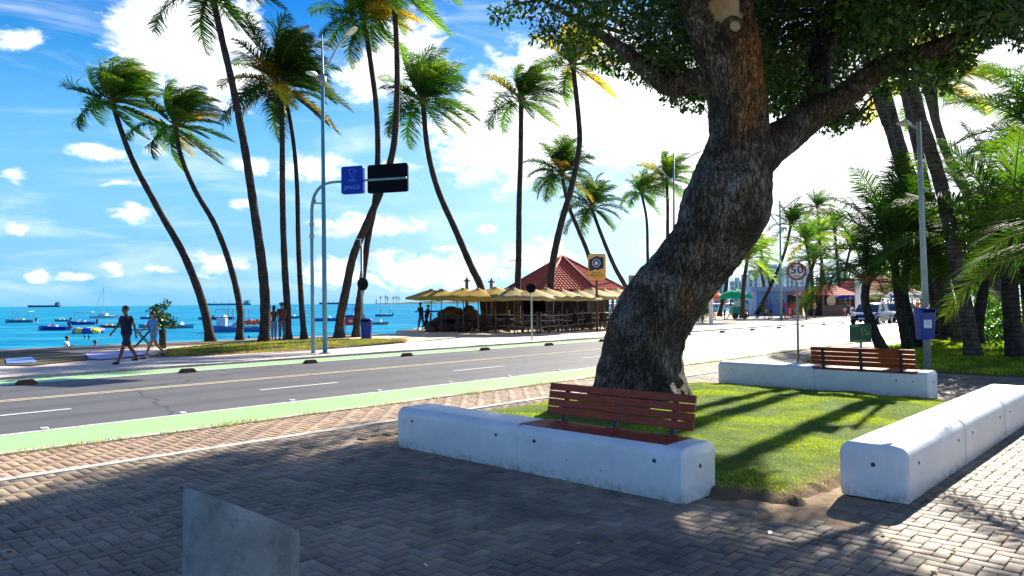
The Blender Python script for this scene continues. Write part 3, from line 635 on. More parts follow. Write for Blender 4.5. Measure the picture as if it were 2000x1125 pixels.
def fronds(rng, n, L, wind, pal, gold, nl=34, elmin=-35, elmax=82, lw=.03, grav=.9, windv=(1, .15, .05), ll=.36):
    Vs = []; Fs = []; Ts = []; off = 0; wv = np.array(windv, float); g = np.array([0, 0, -1.])
    rv = MB(); pal = np.array(pal)
    for i in range(n):
        a = i * 2.39996 + rng.normal(0, .18); k = (i + .5) / n; e = R(elmin + (elmax - elmin) * k ** .68 + rng.normal(0, 6))
        d = np.array([math.cos(e) * math.cos(a), math.cos(e) * math.sin(a), math.sin(e)]); Lf = L * rng.uniform(.82, 1.12) * (1 - .12 * k)
        N = 14; pts = [np.zeros(3) + d * .12]; ds = Lf / N; dirs = []
        for j in range(N):
            t = j / N; d = d + (wv * wind * 1.1 * (.35 + t) + g * grav * (.25 + 1.1 * t)) * (1.0 / N) * 1.5; d /= np.linalg.norm(d); dirs.append(d.copy()); pts.append(pts[-1] + d * ds)
        pts = np.array(pts); dirs = np.array(dirs + [dirs[-1]])
        isg = rng.random() < gold; ct = pal[min(len(pal) - 1, int(rng.random() * len(pal)))] * rng.uniform(.8, 1.2)
        if isg: ct = np.array(GOLD) * rng.uniform(.7, 1.2) * (.4 + .6 * rng.random()) + ct * .5
        m = nl; ts = np.linspace(.14, 1., m) ; idx = ts * N; i0 = np.minimum(idx.astype(int), N - 1); fr = (idx - i0)[:, None]
        pos = pts[i0] * (1 - fr) + pts[i0 + 1] * fr; tg = dirs[i0]
        ref = np.array([0, 0, 1.]) + .25 * wv; sd_ = np.cross(tg, ref); nn_ = np.linalg.norm(sd_, axis=1)[:, None]; sd_ = np.where(nn_ > .15, sd_ / (nn_ + 1e-9), np.array([math.sin(a), -math.cos(a), 0]))
        nrm = np.cross(sd_, tg)
        for sg in (-1, 1):
            lng = Lf * ll * (np.sin(np.pi * np.clip(ts * .80 + .13, 0, 1)) ** .8)[:, None] * rng.uniform(.8, 1.15, (m, 1))
            dr = sd_ * sg * .75 + tg * (.45 + .45 * ts[:, None]) + nrm * .18 + wv * wind * .32 + rng.normal(0, .10, (m, 3)); dr /= np.linalg.norm(dr, axis=1)[:, None]
            d2 = dr + g * (.62 + .2 * rng.random((m, 1))) + wv * wind * .45; d2 /= np.linalg.norm(d2, axis=1)[:, None]
            md = pos + dr * lng * .5; tp = md + d2 * lng * .5
            w = lw * L / 2.6 * (1 - .35 * ts[:, None]); wd_ = tg * w
            V = np.stack([pos - wd_, pos + wd_, md + wd_ * .85, tp + wd_ * .1, md - wd_ * .85], 1).reshape(-1, 3)
            f = np.arange(m)[:, None] * 5; Q1 = np.concatenate([f, f + 1, f + 2, f + 4], 1); Q2 = np.concatenate([f + 4, f + 2, f + 3, f + 3], 1)
            Vs.append(V); Fs.append(np.concatenate([Q1 + off, np.concatenate([f + 4, f + 2, f + 3, f + 4], 1) * 0 + Q2 + off])); off += len(V)
            tt = ct * (1 + rng.normal(0, .10, (m, 1))); tt = tt + (ts[:, None] ** 3) * np.array([.05, .03, 0]) * rng.random(); Ts.append(np.repeat(np.clip(tt, .005, 1), 5, 0))
        rv.tube([Vector(q) for q in pts[::2]], lerpl([.028 * L / 2.6, .006], len(pts[::2])), 4, False)
    V = np.concatenate(Vs); F = np.concatenate(Fs); T = np.concatenate(Ts)
    rV = np.array(rv.v); rF = np.array(rv.f) + len(V); return np.concatenate([V, rV]), np.concatenate([F, rF]), np.concatenate([T, np.tile(np.array([[.16, .17, .05]]), (len(rV), 1))])
def crown_mesh(name, V, F, T, parent):
    # faces of five-point leaflets: quads plus tip triangles
    me = bpy.data.meshes.new(name); tri = F[:, 2] == F[:, 3]; q = F[~tri]; t3 = F[tri][:, :3]
    nv = len(V); me.vertices.add(nv); me.vertices.foreach_set('co', V.astype(np.float32).ravel())
    li = np.concatenate([q.ravel(), t3.ravel()]); me.loops.add(len(li)); me.loops.foreach_set('vertex_index', li.astype(np.int32))
    me.polygons.add(len(q) + len(t3)); me.polygons.foreach_set('loop_start', np.concatenate([np.arange(len(q)) * 4, len(q) * 4 + np.arange(len(t3)) * 3]).astype(np.int32)); me.update(calc_edges=True)
    a = me.color_attributes.new('tint', 'FLOAT_COLOR', 'POINT'); c = np.ones((nv, 4), np.float32); c[:, :3] = T; a.data.foreach_set('color', c.ravel())
    return link(name, me, palmleaf, parent)
def palm(label, px, rb, rt, L, n=24, wind=.5, pal='mid', gold=.12, seed=1, base=None, Y=None, dY=0., head=None, nl=58, group=None, el=(-35, 82), bark_=None, grav=.9, lw=.030, ll=.40, zb=0., flare=1.5, windv=(1, .15, .05), name='coconut_palm'):
    rng = np.random.default_rng(seed)
    if base is None: base = G(px[0][0], px[0][1], zb)
    Yb = Y or base.y; n_ = len(px)
    pts = [P(u, v, Yb + dY * (i / (n_ - 1)) ** 1.3) for i, (u, v) in enumerate(px)]
    if Y is None: pts[0] = base
    r0 = thing(name, label, 'palm tree', (pts[0].x, pts[0].y, pts[0].z), 0, group, local=False)
    c = crom(pts, 7); c[0] = c[0] - Vector((0, 0, .15)); N = len(c); cl = 0; tot = sum((c[i + 1] - c[i]).length for i in range(N - 1)); rad = []
    for i in range(N):
        if i: cl += (c[i] - c[i - 1]).length
        t = cl / tot; r = (rb + (rt - rb) * min(1, t * 1.15) ** .7) * (.88 if group in (GB, GL) else 1); r *= 1 + (flare - 1) * max(0, 1 - cl / .9) ** 2; rad.append(r * (1 + .04 * math.sin(i * 2.1)))
    mk('trunk', MB().tube(c, rad, 12), bark_ or pbark, r0, smooth=True)
    hd = c[-1]; V, F, T = fronds(rng, int(n * (1.2 if group == GB else 1)), L * (1.06 if group == GB else 1), wind * (1.15 if group == GB else 1), PG[pal], gold, nl, el[0], el[1], lw, grav, windv, ll)
    crown_mesh('crown', V + np.array(tuple(hd)), F, T, r0)
    # leaf bases and young nuts at the head
    mb = MB()
    for k in range(9):
        a = k * 2.4; e = R(20 + 6 * k); d = Vector((math.cos(a) * math.cos(e), math.sin(a) * math.cos(e), math.sin(e))); mb.tube([hd - Vector((0, 0, .12)), hd + d * .18 * L / 2.6, hd + d * .42 * L / 2.6], [rt * .9, rt * .55, .02], 6)
    mk('leaf_bases', mb, mat((.16, .10, .045), .9, var=.35, vscale=12), r0)
    return r0
GB = 'coconut palms along the beach'; GL = 'palms on the roadside lawn'
palm('leaning coconut palm with swept crown, leftmost of the beach palms', [(412, 668), (395, 590), (360, 500), (310, 410), (262, 320), (235, 250), (220, 200)], .25, .13, 2.35, 32, 1.25, 'mid', .13, 1, group=GB, el=(-40, 88), grav=.75)
palm('second coconut palm from the left with a droopy lower frond', [(468, 666), (468, 600), (450, 520), (420, 440), (380, 370), (352, 300), (343, 246)], .2, .12, 2.35, 28, 1.05, 'mid', .13, 2, group=GB, el=(-55, 85))
palm('tall coconut palm whose crown is cut by the top of the picture', [(516, 671), (518, 600), (512, 520), (495, 400), (478, 290), (455, 170), (432, 70), (412, -22)], .28, .16, 2.9, 22, .5, 'dark', .05, 3, group=GB, el=(-45, 80))
palm('coconut palm with the broadest dark crown, behind the lamp post', [(562, 663), (561, 600), (556, 520), (552, 400), (551, 260), (548, 165)], .22, .14, 3.1, 32, .45, 'dark', .16, 4, group=GB, el=(-40, 88))
palm('slim coconut palm trunk just left of the two tall poles', [(594, 662), (588, 580), (583, 480), (580, 360), (572, 270), (556, 178)], .18, .11, 2.3, 16, .5, 'dark', .2, 5, group=GB, dY=1.0)
palm('coconut palm crossing behind the sign boards with golden fronds at its top', [(695, 658), (700, 600), (706, 560), (718, 470), (733, 390), (738, 300), (735, 210), (725, 130), (711, 38)], .22, .15, 2.7, 25, .55, 'mid', .28, 6, group=GB, el=(-50, 85))
palm('tallest coconut palm, curving over the black sign board', [(662, 659), (665, 620), (675, 570), (690, 500), (715, 440), (745, 370), (768, 290), (775, 200), (775, 100), (768, -30)], .28, .15, 3.3, 24, .6, 'light', .12, 7, group=GB, el=(-50, 80), dY=-1)
palm('curved coconut palm whose trunk drops into the left umbrellas', [(950, 645), (940, 565), (920, 520), (890, 450), (855, 370), (835, 290), (826, 200)], .3, .18, 3.4, 30, .55, 'mid', .0, 8, group=GB, el=(-30, 86))
palm('straight coconut palm with an orange frond by the restaurant', [(1010, 640), (1011, 560), (1013, 500), (1014, 400), (1017, 300), (1018, 195)], .26, .17, 2.6, 24, .7, 'mid', .1, 9, Y=46, group=GB, el=(-45, 85))
palm('coconut palm bending over the restaurant roof with a yellow-green crown', [(1073, 640), (1075, 560), (1080, 510), (1095, 440), (1115, 370), (1131, 290), (1130, 230), (1119, 128)], .3, .17, 2.9, 20, .6, 'light', .32, 10, Y=45, group=GB, el=(-40, 75))
palm('coconut palm with dark full crown behind the bending one', [(1180, 600), (1150, 500), (1130, 450), (1110, 400), (1096, 338)], .25, .17, 3.2, 28, .35, 'dark', .05, 11, Y=62, group=GB, el=(-50, 86))
palm('leaning coconut palm seen right above the tall restaurant sign', [(1240, 600), (1222, 560), (1200, 520), (1175, 460), (1155, 405)], .28, .18, 3.1, 24, .3, 'dark', .04, 12, Y=68, group=GB, el=(-55, 86))
palm('thin coconut palm left of the shade tree trunk', [(1268, 590), (1265, 500), (1263, 430), (1253, 378)], .25, .17, 3.0, 22, .5, 'light', .1, 13, Y=88, group=GB)
palm('thin coconut palm touching the left edge of the shade tree trunk', [(1306, 590), (1304, 470), (1304, 400), (1302, 352)], .3, .2, 3.8, 26, .4, 'light', .1, 14, Y=88, group=GB)
GF = 'distant coconut palms beyond the road'
far = [([(1450, 618), (1452, 560), (1460, 505)], 62, 2.4, 'light', .1, 'low yellow-green palm just right of the shade tree trunk'),
       ([(1405, 615), (1418, 560), (1425, 505)], 70, 2.0, 'light', .2, 'dark-trunked palm against the pale towers near the shade tree'),
       ([(1372, 610), (1385, 560), (1398, 520)], 75, 1.8, 'light', .1, 'palm half hidden by the underside of the shade tree trunk'),
       ([(1478, 612), (1500, 570), (1530, 500), (1545, 440)], 80, 2.8, 'dark', .03, 'strongly leaning palm in front of the blue kiosk'),
       ([(1500, 600), (1492, 560), (1486, 530)], 95, 2.0, 'light', .1, 'small bright palm behind the blue kiosk'),
       ([(1520, 600), (1505, 560), (1486, 490)], 100, 2.3, 'light', .25, 'palm with a bright crown above the blue kiosk'),
       ([(1600, 590), (1604, 500), (1596, 405)], 120, 3.0, 'dark', .0, 'highest hazy palm above the speed sign'),
       ([(1590, 600), (1585, 540), (1575, 475)], 75, 2.6, 'light', .35, 'golden-green palm right of the speed sign, foremost of its clump'),
       ([(1615, 600), (1608, 540), (1600, 462)], 82, 2.6, 'light', .45, 'golden palm in the middle of the clump beside the speed sign'),
       ([(1580, 600), (1576, 560), (1590, 512)], 70, 2.2, 'mid', .3, 'lower green palm in the clump beside the speed sign'),
       ([(1642, 600), (1636, 520), (1630, 450)], 85, 2.6, 'light', .3, 'palm with yellow fronds above the red kiosk roof'),
       ([(1660, 590), (1650, 540), (1662, 480)], 95, 2.6, 'mid', .1, 'palm directly behind the red kiosk roof')]
for i, (px, Y_, L, pal, gold, lab) in enumerate(far):
    palm(lab, px, .20, .15, L * 1.15, 20, .35, pal, gold * .5, 40 + i, Y=Y_, group=GF, nl=26, lw=.045)
GL = 'palms on the roadside lawn'
palm('young palm leaning left over the green dog sign', [(1727, 692), (1705, 640), (1690, 590), (1692, 548)], .20, .13, 2.1, 15, .05, 'dark', .03, 21, group=GL, el=(-20, 84), nl=40, zb=.05, lw=.024, ll=.36, grav=1.15)
palm('dense dark palm with a big upright crown beside the lamp post', [(1774, 684), (1760, 620), (1752, 560), (1746, 505)], .18, .14, 3.4, 20, .02, 'dark', .0, 22, group=GL, el=(-5, 88), nl=46, zb=.05, lw=.024, ll=.34, grav=1.1)
palm('stout palm trunk leaning behind the lamp post', [(1796, 682), (1772, 610), (1765, 560), (1775, 500)], .22, .15, 2.6, 12, .0, 'dark', .0, 23, group=GL, el=(-10, 80), nl=34, zb=.05, dY=1.5)
tallb = m_palmbark('old_palm_bark', (.04, .032, .027), (.14, .12, .10))
palm('tall thick palm leaning left, nearest the blue waste bin', [(1902, 700), (1885, 600), (1862, 480), (1840, 370), (1810, 270), (1785, 185), (1715, -150)], .23, .18, 2.6, 18, .4, 'light', .15, 24, group=GL, zb=.05, bark_=tallb)
palm('tall palm rising behind the nearest tall one, base on the lawn', [(1872, 672), (1860, 610), (1842, 540), (1825, 470), (1815, 400), (1792, 290), (1770, 190), (1705, -150)], .21, .17, 2.6, 15, .4, 'light', .2, 25, group=GL, zb=.05, bark_=tallb)
palm('pale leaning palm trunk left of the tall lamp', [(1850, 650), (1828, 520), (1800, 400), (1765, 300), (1735, 195), (1640, -150)], .18, .16, 2.5, 14, .4, 'light', .1, 26, Y=24, group=GL, bark_=tallb)
palm('pale palm trunk farthest left above the lawn crowns', [(1835, 640), (1805, 500), (1765, 350), (1738, 255), (1716, 195), (1610, -150)], .19, .17, 2.5, 14, .4, 'mid', .1, 27, Y=25, group=GL, bark_=tallb)
palm('palm leaning far to the left behind the right-hand crown', [(1945, 650), (1930, 520), (1890, 380), (1845, 290), (1815, 190), (1805, 150)], .3, .24, 3.6, 18, .7, 'light', .3, 28, Y=40, group=GL, bark_=tallb)
palm('slim palm crossing between the tall lawn palms', [(1960, 640), (1935, 500), (1905, 410), (1860, 330), (1832, 250), (1822, 165)], .25, .2, 3.2, 16, .7, 'light', .2, 29, Y=40, group=GL, bark_=tallb)
palm('bushy palm at the right edge with long arching fronds', [(1985, 720), (1978, 640), (1972, 560), (1968, 500)], .28, .22, 4.0, 20, -.1, 'dark', .0, 30, group=GL, el=(-8, 86), nl=60, Y=20, lw=.020, ll=.34, grav=1.1)
palm('low palm crown right behind the tall leaning trunks', [(1905, 660), (1915, 600), (1925, 540)], .2, .16, 2.9, 14, .0, 'mid', .0, 31, Y=22, group=GL, el=(-15, 86), nl=38, lw=.024)
palm('low palm crown between the lamp and the tall trunks', [(1835, 655), (1838, 600), (1836, 560)], .2, .16, 2.7, 12, -.2, 'dark', .1, 32, Y=27, group=GL, el=(-10, 86), nl=34, lw=.026)
palm('bright palm crown high at the right edge of the picture', [(2060, 640), (2040, 450), (2025, 260)], .22, .18, 4.0, 24, -.4, 'mid', .0, 33, Y=30, group=GL, nl=40, lw=.024)
palm('near palm outside the right edge whose frond tips hang over the bench blocks', [(2200, 900), (2190, 720), (2185, 500)], .2, .16, 1.9, 13, -.12, 'dark', .0, 36, Y=7.6, group=GL, el=(-5, 70), nl=64, lw=.014, grav=1.5, ll=.30)
palm('palm with pale fronds far right behind the bushy one', [(2010, 660), (2000, 500), (1990, 420)], .2, .16, 3.0, 14, -.2, 'mid', .0, 35, Y=24, group=GL, nl=36, lw=.024)
# ---------------------------------------------------------------- leafy trees and shrubs in the background
def leafy(name, label, cat, base, h, rad, n, leaf, pal, seed, group=None, trunk=.12, ncl=26, mlt=None, low=.35, part='crown'):
    rng = np.random.default_rng(seed); r0 = thing(name, label, cat, tuple(base), 0, group)
    c = []; r = []
    for i in range(ncl):
        d = rng.normal(0, 1, 3); d /= np.linalg.norm(d); k = rng.uniform(.3, .95); c.append((d[0] * rad * k, d[1] * rad * k, h * (low + 1) / 2 + d[2] * h * (1 - low) / 2 * k)); r.append(rad * rng.uniform(.22, .42))
    c = np.array(c); r = np.array(r); V, F, T = crown_leaves(c, r, np.full(ncl, n // ncl), leaf, pal, rng)
    mk_np(part, V, F, mlt or leafm, r0, tint=T); mb = MB()
    mb.tube([(0, 0, -.1), (0.05 * h * .2, 0, h * .25), (0, 0, h * .55)], [trunk, trunk * .75, trunk * .4], 8)
    for i in range(0, ncl, 3): q = Vector(c[i]); mb.tube([(0, 0, h * .3), (q.x * .5, q.y * .5, (h * .3 + q.z) / 2 + .05 * h), q], [trunk * .5, trunk * .3, .01], 5, False)
    mk('trunk' if cat == 'tree' else 'stem', mb, pbark, r0, smooth=True); return r0
lp = [(.05, .12, .02), (.10, .2, .03), (.2, .3, .05)]; dp = [(.02, .05, .015), (.04, .09, .02), (.08, .15, .03)]
q = G(318, 676)
leafy('young_shrub', 'leafy young beach shrub behind the walking woman', 'shrub', q, 2.35, .62, 700, .16, dp, 5, trunk=.05, ncl=22, low=.15, part='foliage')
mk('stump', MB().tube([G(317, 680) + Vector((0, 0, -.1)), G(317, 680) + Vector((.02, 0, .45)), G(317, 680) + Vector((0, 0, .75))], [.15, .13, .14], 10), pbark, None, origin=G(317, 680), smooth=True)
tag(bpy.data.objects['stump'], 'short cut tree stump at the foot of the leafy shrub', 'stump')
bgt = [(1800, 130, 9, 6, 'pale green street tree between the lamp post and the leaning palms'), (1850, 150, 10, 7, 'pale green street tree behind the tall leaning palms'), (1905, 110, 7, 5, 'bright leafy tree at the far end of the right pavement'), (1960, 70, 7, 4.5, 'leafy tree behind the bushy right-edge palm'), (2040, 45, 7, 4.5, 'leafy tree just past the right edge of the picture'),
       (1740, 170, 10, 7, 'hazy street tree above the blue market umbrellas'), (1700, 200, 9, 7, 'hazy tree farthest down the beach road')]
for i, (u, Y_, h, rad, lab) in enumerate(bgt):
    q = P(u, 600, Y_); q.z = 0; leafy('street_tree', lab, 'tree', q, h, rad, 9000, .05 * h, lp, 60 + i, 'street trees at the far end of the road', .25, 34)
for i, (u, v, h, rad, lab) in enumerate([(1372, 630, 1.9, 1.2, 'round dark shrub left of the white post'), (1494, 617, 1.4, .8, 'spiky pot shrub before the blue kiosk'), (1600, 612, 1.3, 1.0, 'yellow-green shrub beside the small red-roofed kiosk'), (1940, 665, 1.5, 1.3, 'bright leafy shrub on the lawn behind the tall palms'), (1985, 690, 1.6, 1.4, 'bright leafy shrub at the right edge of the lawn'), (1960, 640, 2.4, 2.2, 'tall bright shrub deep in the right-hand garden')]):
    leafy('garden_shrub', lab, 'shrub', G(u, v), h, rad, 1600, .16, lp if i != 0 else dp, 80 + i, None, .05, 20, low=.1, part='foliage')
# ---------------------------------------------------------------- concrete bench blocks round the lawn
m_conc, b, p = newmat('white_concrete'); tc = b.n('ShaderNodeTexCoord'); o = tc.outputs['Object']; sz = b.n('ShaderNodeSeparateXYZ'); b.l(o, sz.inputs[0])
f = b.noise(o, 2.5, 7, .65); g = b.noise(o, 38, 5, .7); h = b.noise(o, 9, 8, .75)
c = b.mix(b.mrange(f, .35, .65), (.82, .82, .81), (.70, .70, .69)); c = b.mix(b.mrange(h, .60, .70, 0, .45), c, (.45, .43, .40))
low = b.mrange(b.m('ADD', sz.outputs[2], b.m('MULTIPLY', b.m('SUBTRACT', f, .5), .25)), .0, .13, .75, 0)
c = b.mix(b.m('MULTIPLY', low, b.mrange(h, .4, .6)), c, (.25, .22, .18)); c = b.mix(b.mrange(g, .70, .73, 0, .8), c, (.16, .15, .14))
b.l(c, p.inputs['Base Color']); p.inputs['Roughness'].default_value = .42
bp = b.n('ShaderNodeBump'); bp.inputs['Strength'].default_value = .25; bp.inputs['Distance'].default_value = .01; b.l(b.m('ADD', g, h), bp.inputs['Height']); b.l(bp.outputs[0], p.inputs['Normal'])
m_wood = None
m, b, p = newmat('bench_wood'); tc = b.n('ShaderNodeTexCoord'); st = b.n('ShaderNodeMapping'); st.inputs['Scale'].default_value = (12, 1.2, 12); b.l(tc.outputs['Object'], st.inputs[0])
g = b.noise(st.outputs[0], 5, 6, .65, .3); g2 = b.noise(tc.outputs['Object'], 2.2, 4, .6)
c = b.ramp(g, (.3, (.22, .020, .006)), (.7, (.42, .062, .018))); c = b.mix(b.mrange(g2, .45, .7, 0, .4), c, (.24, .08, .045)); b.l(c, p.inputs['Base Color'])
p.inputs['Roughness'].default_value = .5; p.inputs['Specular IOR Level'].default_value = .3; m_wood = m
m_dark = mat((.02, .022, .028), .5, spec=.5, name='dark_steel'); m_hole = mat((.06, .06, .065), .6, name='hole')
BLW, BLH, BLL = .56, .465, 1.905
def block_section(w=BLW, h=BLH, r=.10):
    pts = [(-w / 2 + .012, 0.0), (-w / 2, .06)]
    for k in range(7): t = R(180 - 90 * k / 6); pts.append((-w / 2 + r + r * math.cos(t), h - r + r * math.sin(t)))
    for k in range(7): t = R(90 - 90 * k / 6); pts.append((w / 2 - r + r * math.cos(t), h - r + r * math.sin(t)))
    return pts + [(w / 2, .06), (w / 2 - .012, 0.0)]
def block_base(root, L=BLL, y0=0., recess=None, seed=0):
    """runs along local y, x is its width; recess=(y0,y1,x0,x1) is the seat well"""
    sec = block_section(); mb = MB()
    ys = [0, .02] + [L * i / 12 for i in range(1, 12)] + [L - .02, L]
    if recess: ys = sorted(ys + [recess[0] - .003, recess[0] + .003, recess[1] - .003, recess[1] + .003])
    secs = []
    for y in ys:
        k = .022 if y in (0, L) else 0.; s_ = []
        for (x, z) in sec:
            x *= (1 - k * 2 / BLW); z = z - (k if z > .2 else 0)
            if recess and recess[0] < y < recess[1] and z > BLH - .045 and x > recess[2] - .02: z = BLH - .045
            s_.append((x, y, z))
        secs.append(s_)
    mk('concrete_base', mb.loft(secs), m_conc, root, smooth=True, sharp=40)
def holes(root, spots):
    for (x, y, z, ax, r) in spots:
        mb = MB(); mb.lathe([(r, -.01), (r, .003), (r * .75, .004), (r * .7, .001)], n=14)
        mm = Matrix.Rotation(math.pi / 2 * (1 if ax in '-x' else 1), 4, 'Y' if 'x' in ax else 'X')
        sg = -1 if ax[0] == '-' else 1
        mm = (Matrix.Rotation(sg * math.pi / 2, 4, 'Y') if 'x' in ax else Matrix.Rotation(-sg * math.pi / 2, 4, 'X'))
        mb.v = [tuple(mm @ Vector(q) + Vector((x, y, z))) for q in mb.v]
        mk('lifting_hole', mb, m_hole, root, smooth=False)
def seat_parts(root, y0, y1, x0, x1, side):
    """side = +1: backrest on the +x edge"""
    st = thing_child = None
    n = 9; w = (x1 - x0 - .008 * (n - 1)) / n; mb = MB()
    for k in range(n):
        xc = x0 + w / 2 + k * (w + .008); mb.rbox((xc, (y0 + y1) / 2, BLH - .022), (w, y1 - y0, .036), .008, axis='Y')
    mk('seat', mb, m_wood, root, smooth=False)
    xb = side * (BLW / 2 - .01)
    for yy in (y0 + .22, (y0 + y1) / 2, y1 - .22):
        mb = MB(); lean = side * .075
        mb.loft([[(xb - .025, yy - .022, BLH - .03), (xb + .025, yy - .022, BLH - .03), (xb + .025, yy + .022, BLH - .03), (xb - .025, yy + .022, BLH - .03)],
                 [(xb + lean - .012, yy - .022, .815), (xb + lean + .016, yy - .022, .815), (xb + lean + .016, yy + .022, .815), (xb + lean - .012, yy + .022, .815)]])
        mb.rbox((xb - side * .05, yy, BLH - .001), (.13, .06, .012), .003)
        mk('backrest_support', mb, m_dark, root)
    for k in range(4):
        z = .555 + k * .081; xx = xb - side * .012 + side * .075 * (z - BLH + .03) / (.815 - BLH + .03) - side * .012
        tl = Matrix.Rotation(side * .2, 4, 'Y')
        mk('backrest_slat', MB().rbox((xx, (y0 + y1) / 2, z), (.024, y1 - y0, .074), .006, m=tl, axis='Y'), m_wood, root)
def place_block(s, p, rz_extra, label, name='concrete_block', cat='bench block', group='white concrete blocks edging the lawn', bench=None, spots=()):
    w = W(s, p); r0 = thing(name, label, cat, (w.x, w.y, 0), RZ + rz_extra, group)
    if bench: block_base(r0, recess=bench[:2] + (-.3, .3)[0:0] + ((bench[2] if bench[4] > 0 else -.2), .3) if False else (bench[0], bench[1], bench[2], bench[3])); seat_parts(r0, bench[0] + .01, bench[1] - .01, bench[2], bench[3], bench[4])
    else: block_base(r0)
    holes(r0, spots); return r0
# front row (local +y points to the sea, local x along the road)
place_block(5.76, 3.24, 0, 'white concrete bench with glossy red-brown slatted seat and backrest, nearest the camera', 'park_bench', 'bench', 'wooden-backed concrete benches', (.20, BLL + .05, -.17, .245, 1),
            [(-.281, .28, .33, '-x', .019), (-.281, 1.66, .33, '-x', .019), (-.281, .85, .16, '-x', .006), (-.281, 1.25, .2, '-x', .006), (0, -.001, .28, '-y', .018)])
place_block(5.76, 5.18, 0, 'plain white concrete block left of the nearest wooden bench', spots=[(-.281, .25, .33, '-x', .017), (-.281, 1.62, .33, '-x', .017)])
# back row
place_block(14.1, 3.5, 0, 'white concrete bench with dark slatted backrest on the far side of the lawn', 'park_bench', 'bench', 'wooden-backed concrete benches', (.18, BLL + .05, -.245, .17, -1),
            [(-.281, .5, .3, '-x', .015), (-.281, .24, .3, '-x', .012), (0, -.001, .28, '-y', .018)])
place_block(14.1, 5.44, 0, 'plain white concrete block across the lawn, left of the far bench', spots=[(-.281, 1.6, .33, '-x', .012)])
# right row (local +y runs along the road)
for i, s_ in enumerate((6.72, 8.66, 10.60)):
    place_block(s_, 2.14, -math.pi / 2, ['right-hand white concrete block nearest the camera, with its rounded end facing it', 'right-hand white concrete block, the middle one of its row', 'right-hand white concrete block at the edge of the picture, farthest in its row'][i],
                spots=[(.281, .28, .30, 'x', .014), (.281, 1.64, .30, 'x', .016), (0, -.001, .29, '-y', .019)] if i == 0 else [(.281, .28, .30, 'x', .014), (.281, 1.64, .30, 'x', .016)])
for o in [o for o in bpy.data.objects if o.name.startswith('concrete_block') and o['label'].startswith('right-hand')]:
    pass
# slanted concrete bollard in the foreground
bl = P(365, 957, 2.72); br = P(583, 1037, 2.72); cx, rr_ = (bl.x + br.x) / 2, (br.x - bl.x) / 2 * .985; cy = 2.72
n1_, n2_ = bl - Vector((0, 0, CAMH)), br - Vector((0, 0, CAMH)); nn = n1_.cross(n2_).normalized(); nn = -nn if nn.z < 0 else nn
def ztop(x, y): return CAMH - (nn.x * x + nn.y * y) / nn.z - .05 * (y - cy)
mb = MB(); N = 64; secs = []
for f in (0, .02, .15, .3, .45, .6, .75, .9, .975, 1.0):
    s_ = []
    for k in range(N):
        th = 2 * math.pi * k / N; q = rr_ * (1 if f < .98 else .975); x, y = cx + q * math.cos(th), cy + q * math.sin(th); s_.append((x, y, -.05 + (ztop(x, y) + .05) * f))
    secs.append(s_)
mb.loft(secs); bo = mk('concrete_bollard', mb, mat((.25, .27, .275), .85, var=.4, vscale=5, bump=.7, bscale=45, dirt=(.07, .09, .095), spec=.3, name='rough_concrete'), None, origin=(cx, cy, 0), smooth=True, sharp=40)
tag(bo, 'rough grey concrete bollard with slanted top in the paved foreground', 'bollard')
# ---------------------------------------------------------------- lane separators and studs
m_sep = mat((.11, .045, .03), .7, var=.3, vscale=8, bump=.3, dirt=(.05, .035, .03), name='separator_rubber')
sa, pa = SP(G(47, 750, RD)); se, pe = SP(G(960, 685, RD)); dsep = (se - sa) / 4
def sepmb():
    a, h, w = .23, .10, .09
    return MB().add([(-a, -w, 0), (a, -w, 0), (a, w, 0), (-a, w, 0), (-a * .62, -w * .7, h), (a * .62, -w * .7, h), (a * .62, w * .7, h), (-a * .62, w * .7, h)], [(3, 2, 1, 0), (4, 5, 6, 7), (0, 1, 5, 4), (1, 2, 6, 5), (2, 3, 7, 6), (3, 0, 4, 7)])
words = ['first', 'second', 'third', 'fourth', 'fifth', 'sixth', 'seventh', 'eighth', 'ninth', 'tenth', 'eleventh', 'twelfth', 'thirteenth', 'fourteenth', 'fifteenth', 'sixteenth', 'seventeenth', 'eighteenth']
base = None
for k in range(18):
    w = W(sa + k * dsep, 19.45, (RD + .008))
    if base is None: base = mk('lane_separator', sepmb(), m_sep, bevel=.012); o = base; tag(o, 'x', 'lane separator', 'brown lane separators along the far cycle lane')
    else: o = base.copy(); COL.objects.link(o)
    o.location = w; o.rotation_euler = (0, 0, RZ); o['label'] = 'brown rubber lane separator, %s from the left along the far cycle lane' % words[k]
st = mk('road_stud', MB().rbox((0, 0, .012), (.10, .10, .024), .015), mat((.75, .75, .72), .5), bevel=.006)
tag(st, 'x', 'road stud', 'road studs on the near lane line'); first = True
for k, u in enumerate((75, 345, 561, 735, 877, 995, 1095)):
    o = st if k == 0 else st.copy()
    if k: COL.objects.link(o)
    s_, _ = SP(G(u, 843 - .108 * u, RD)); o.location = W(s_, 12.12, (RD + .007)); o.rotation_euler = (0, 0, RZ); o['label'] = 'small white road stud, %s from the left on the near green lane edge' % words[k]
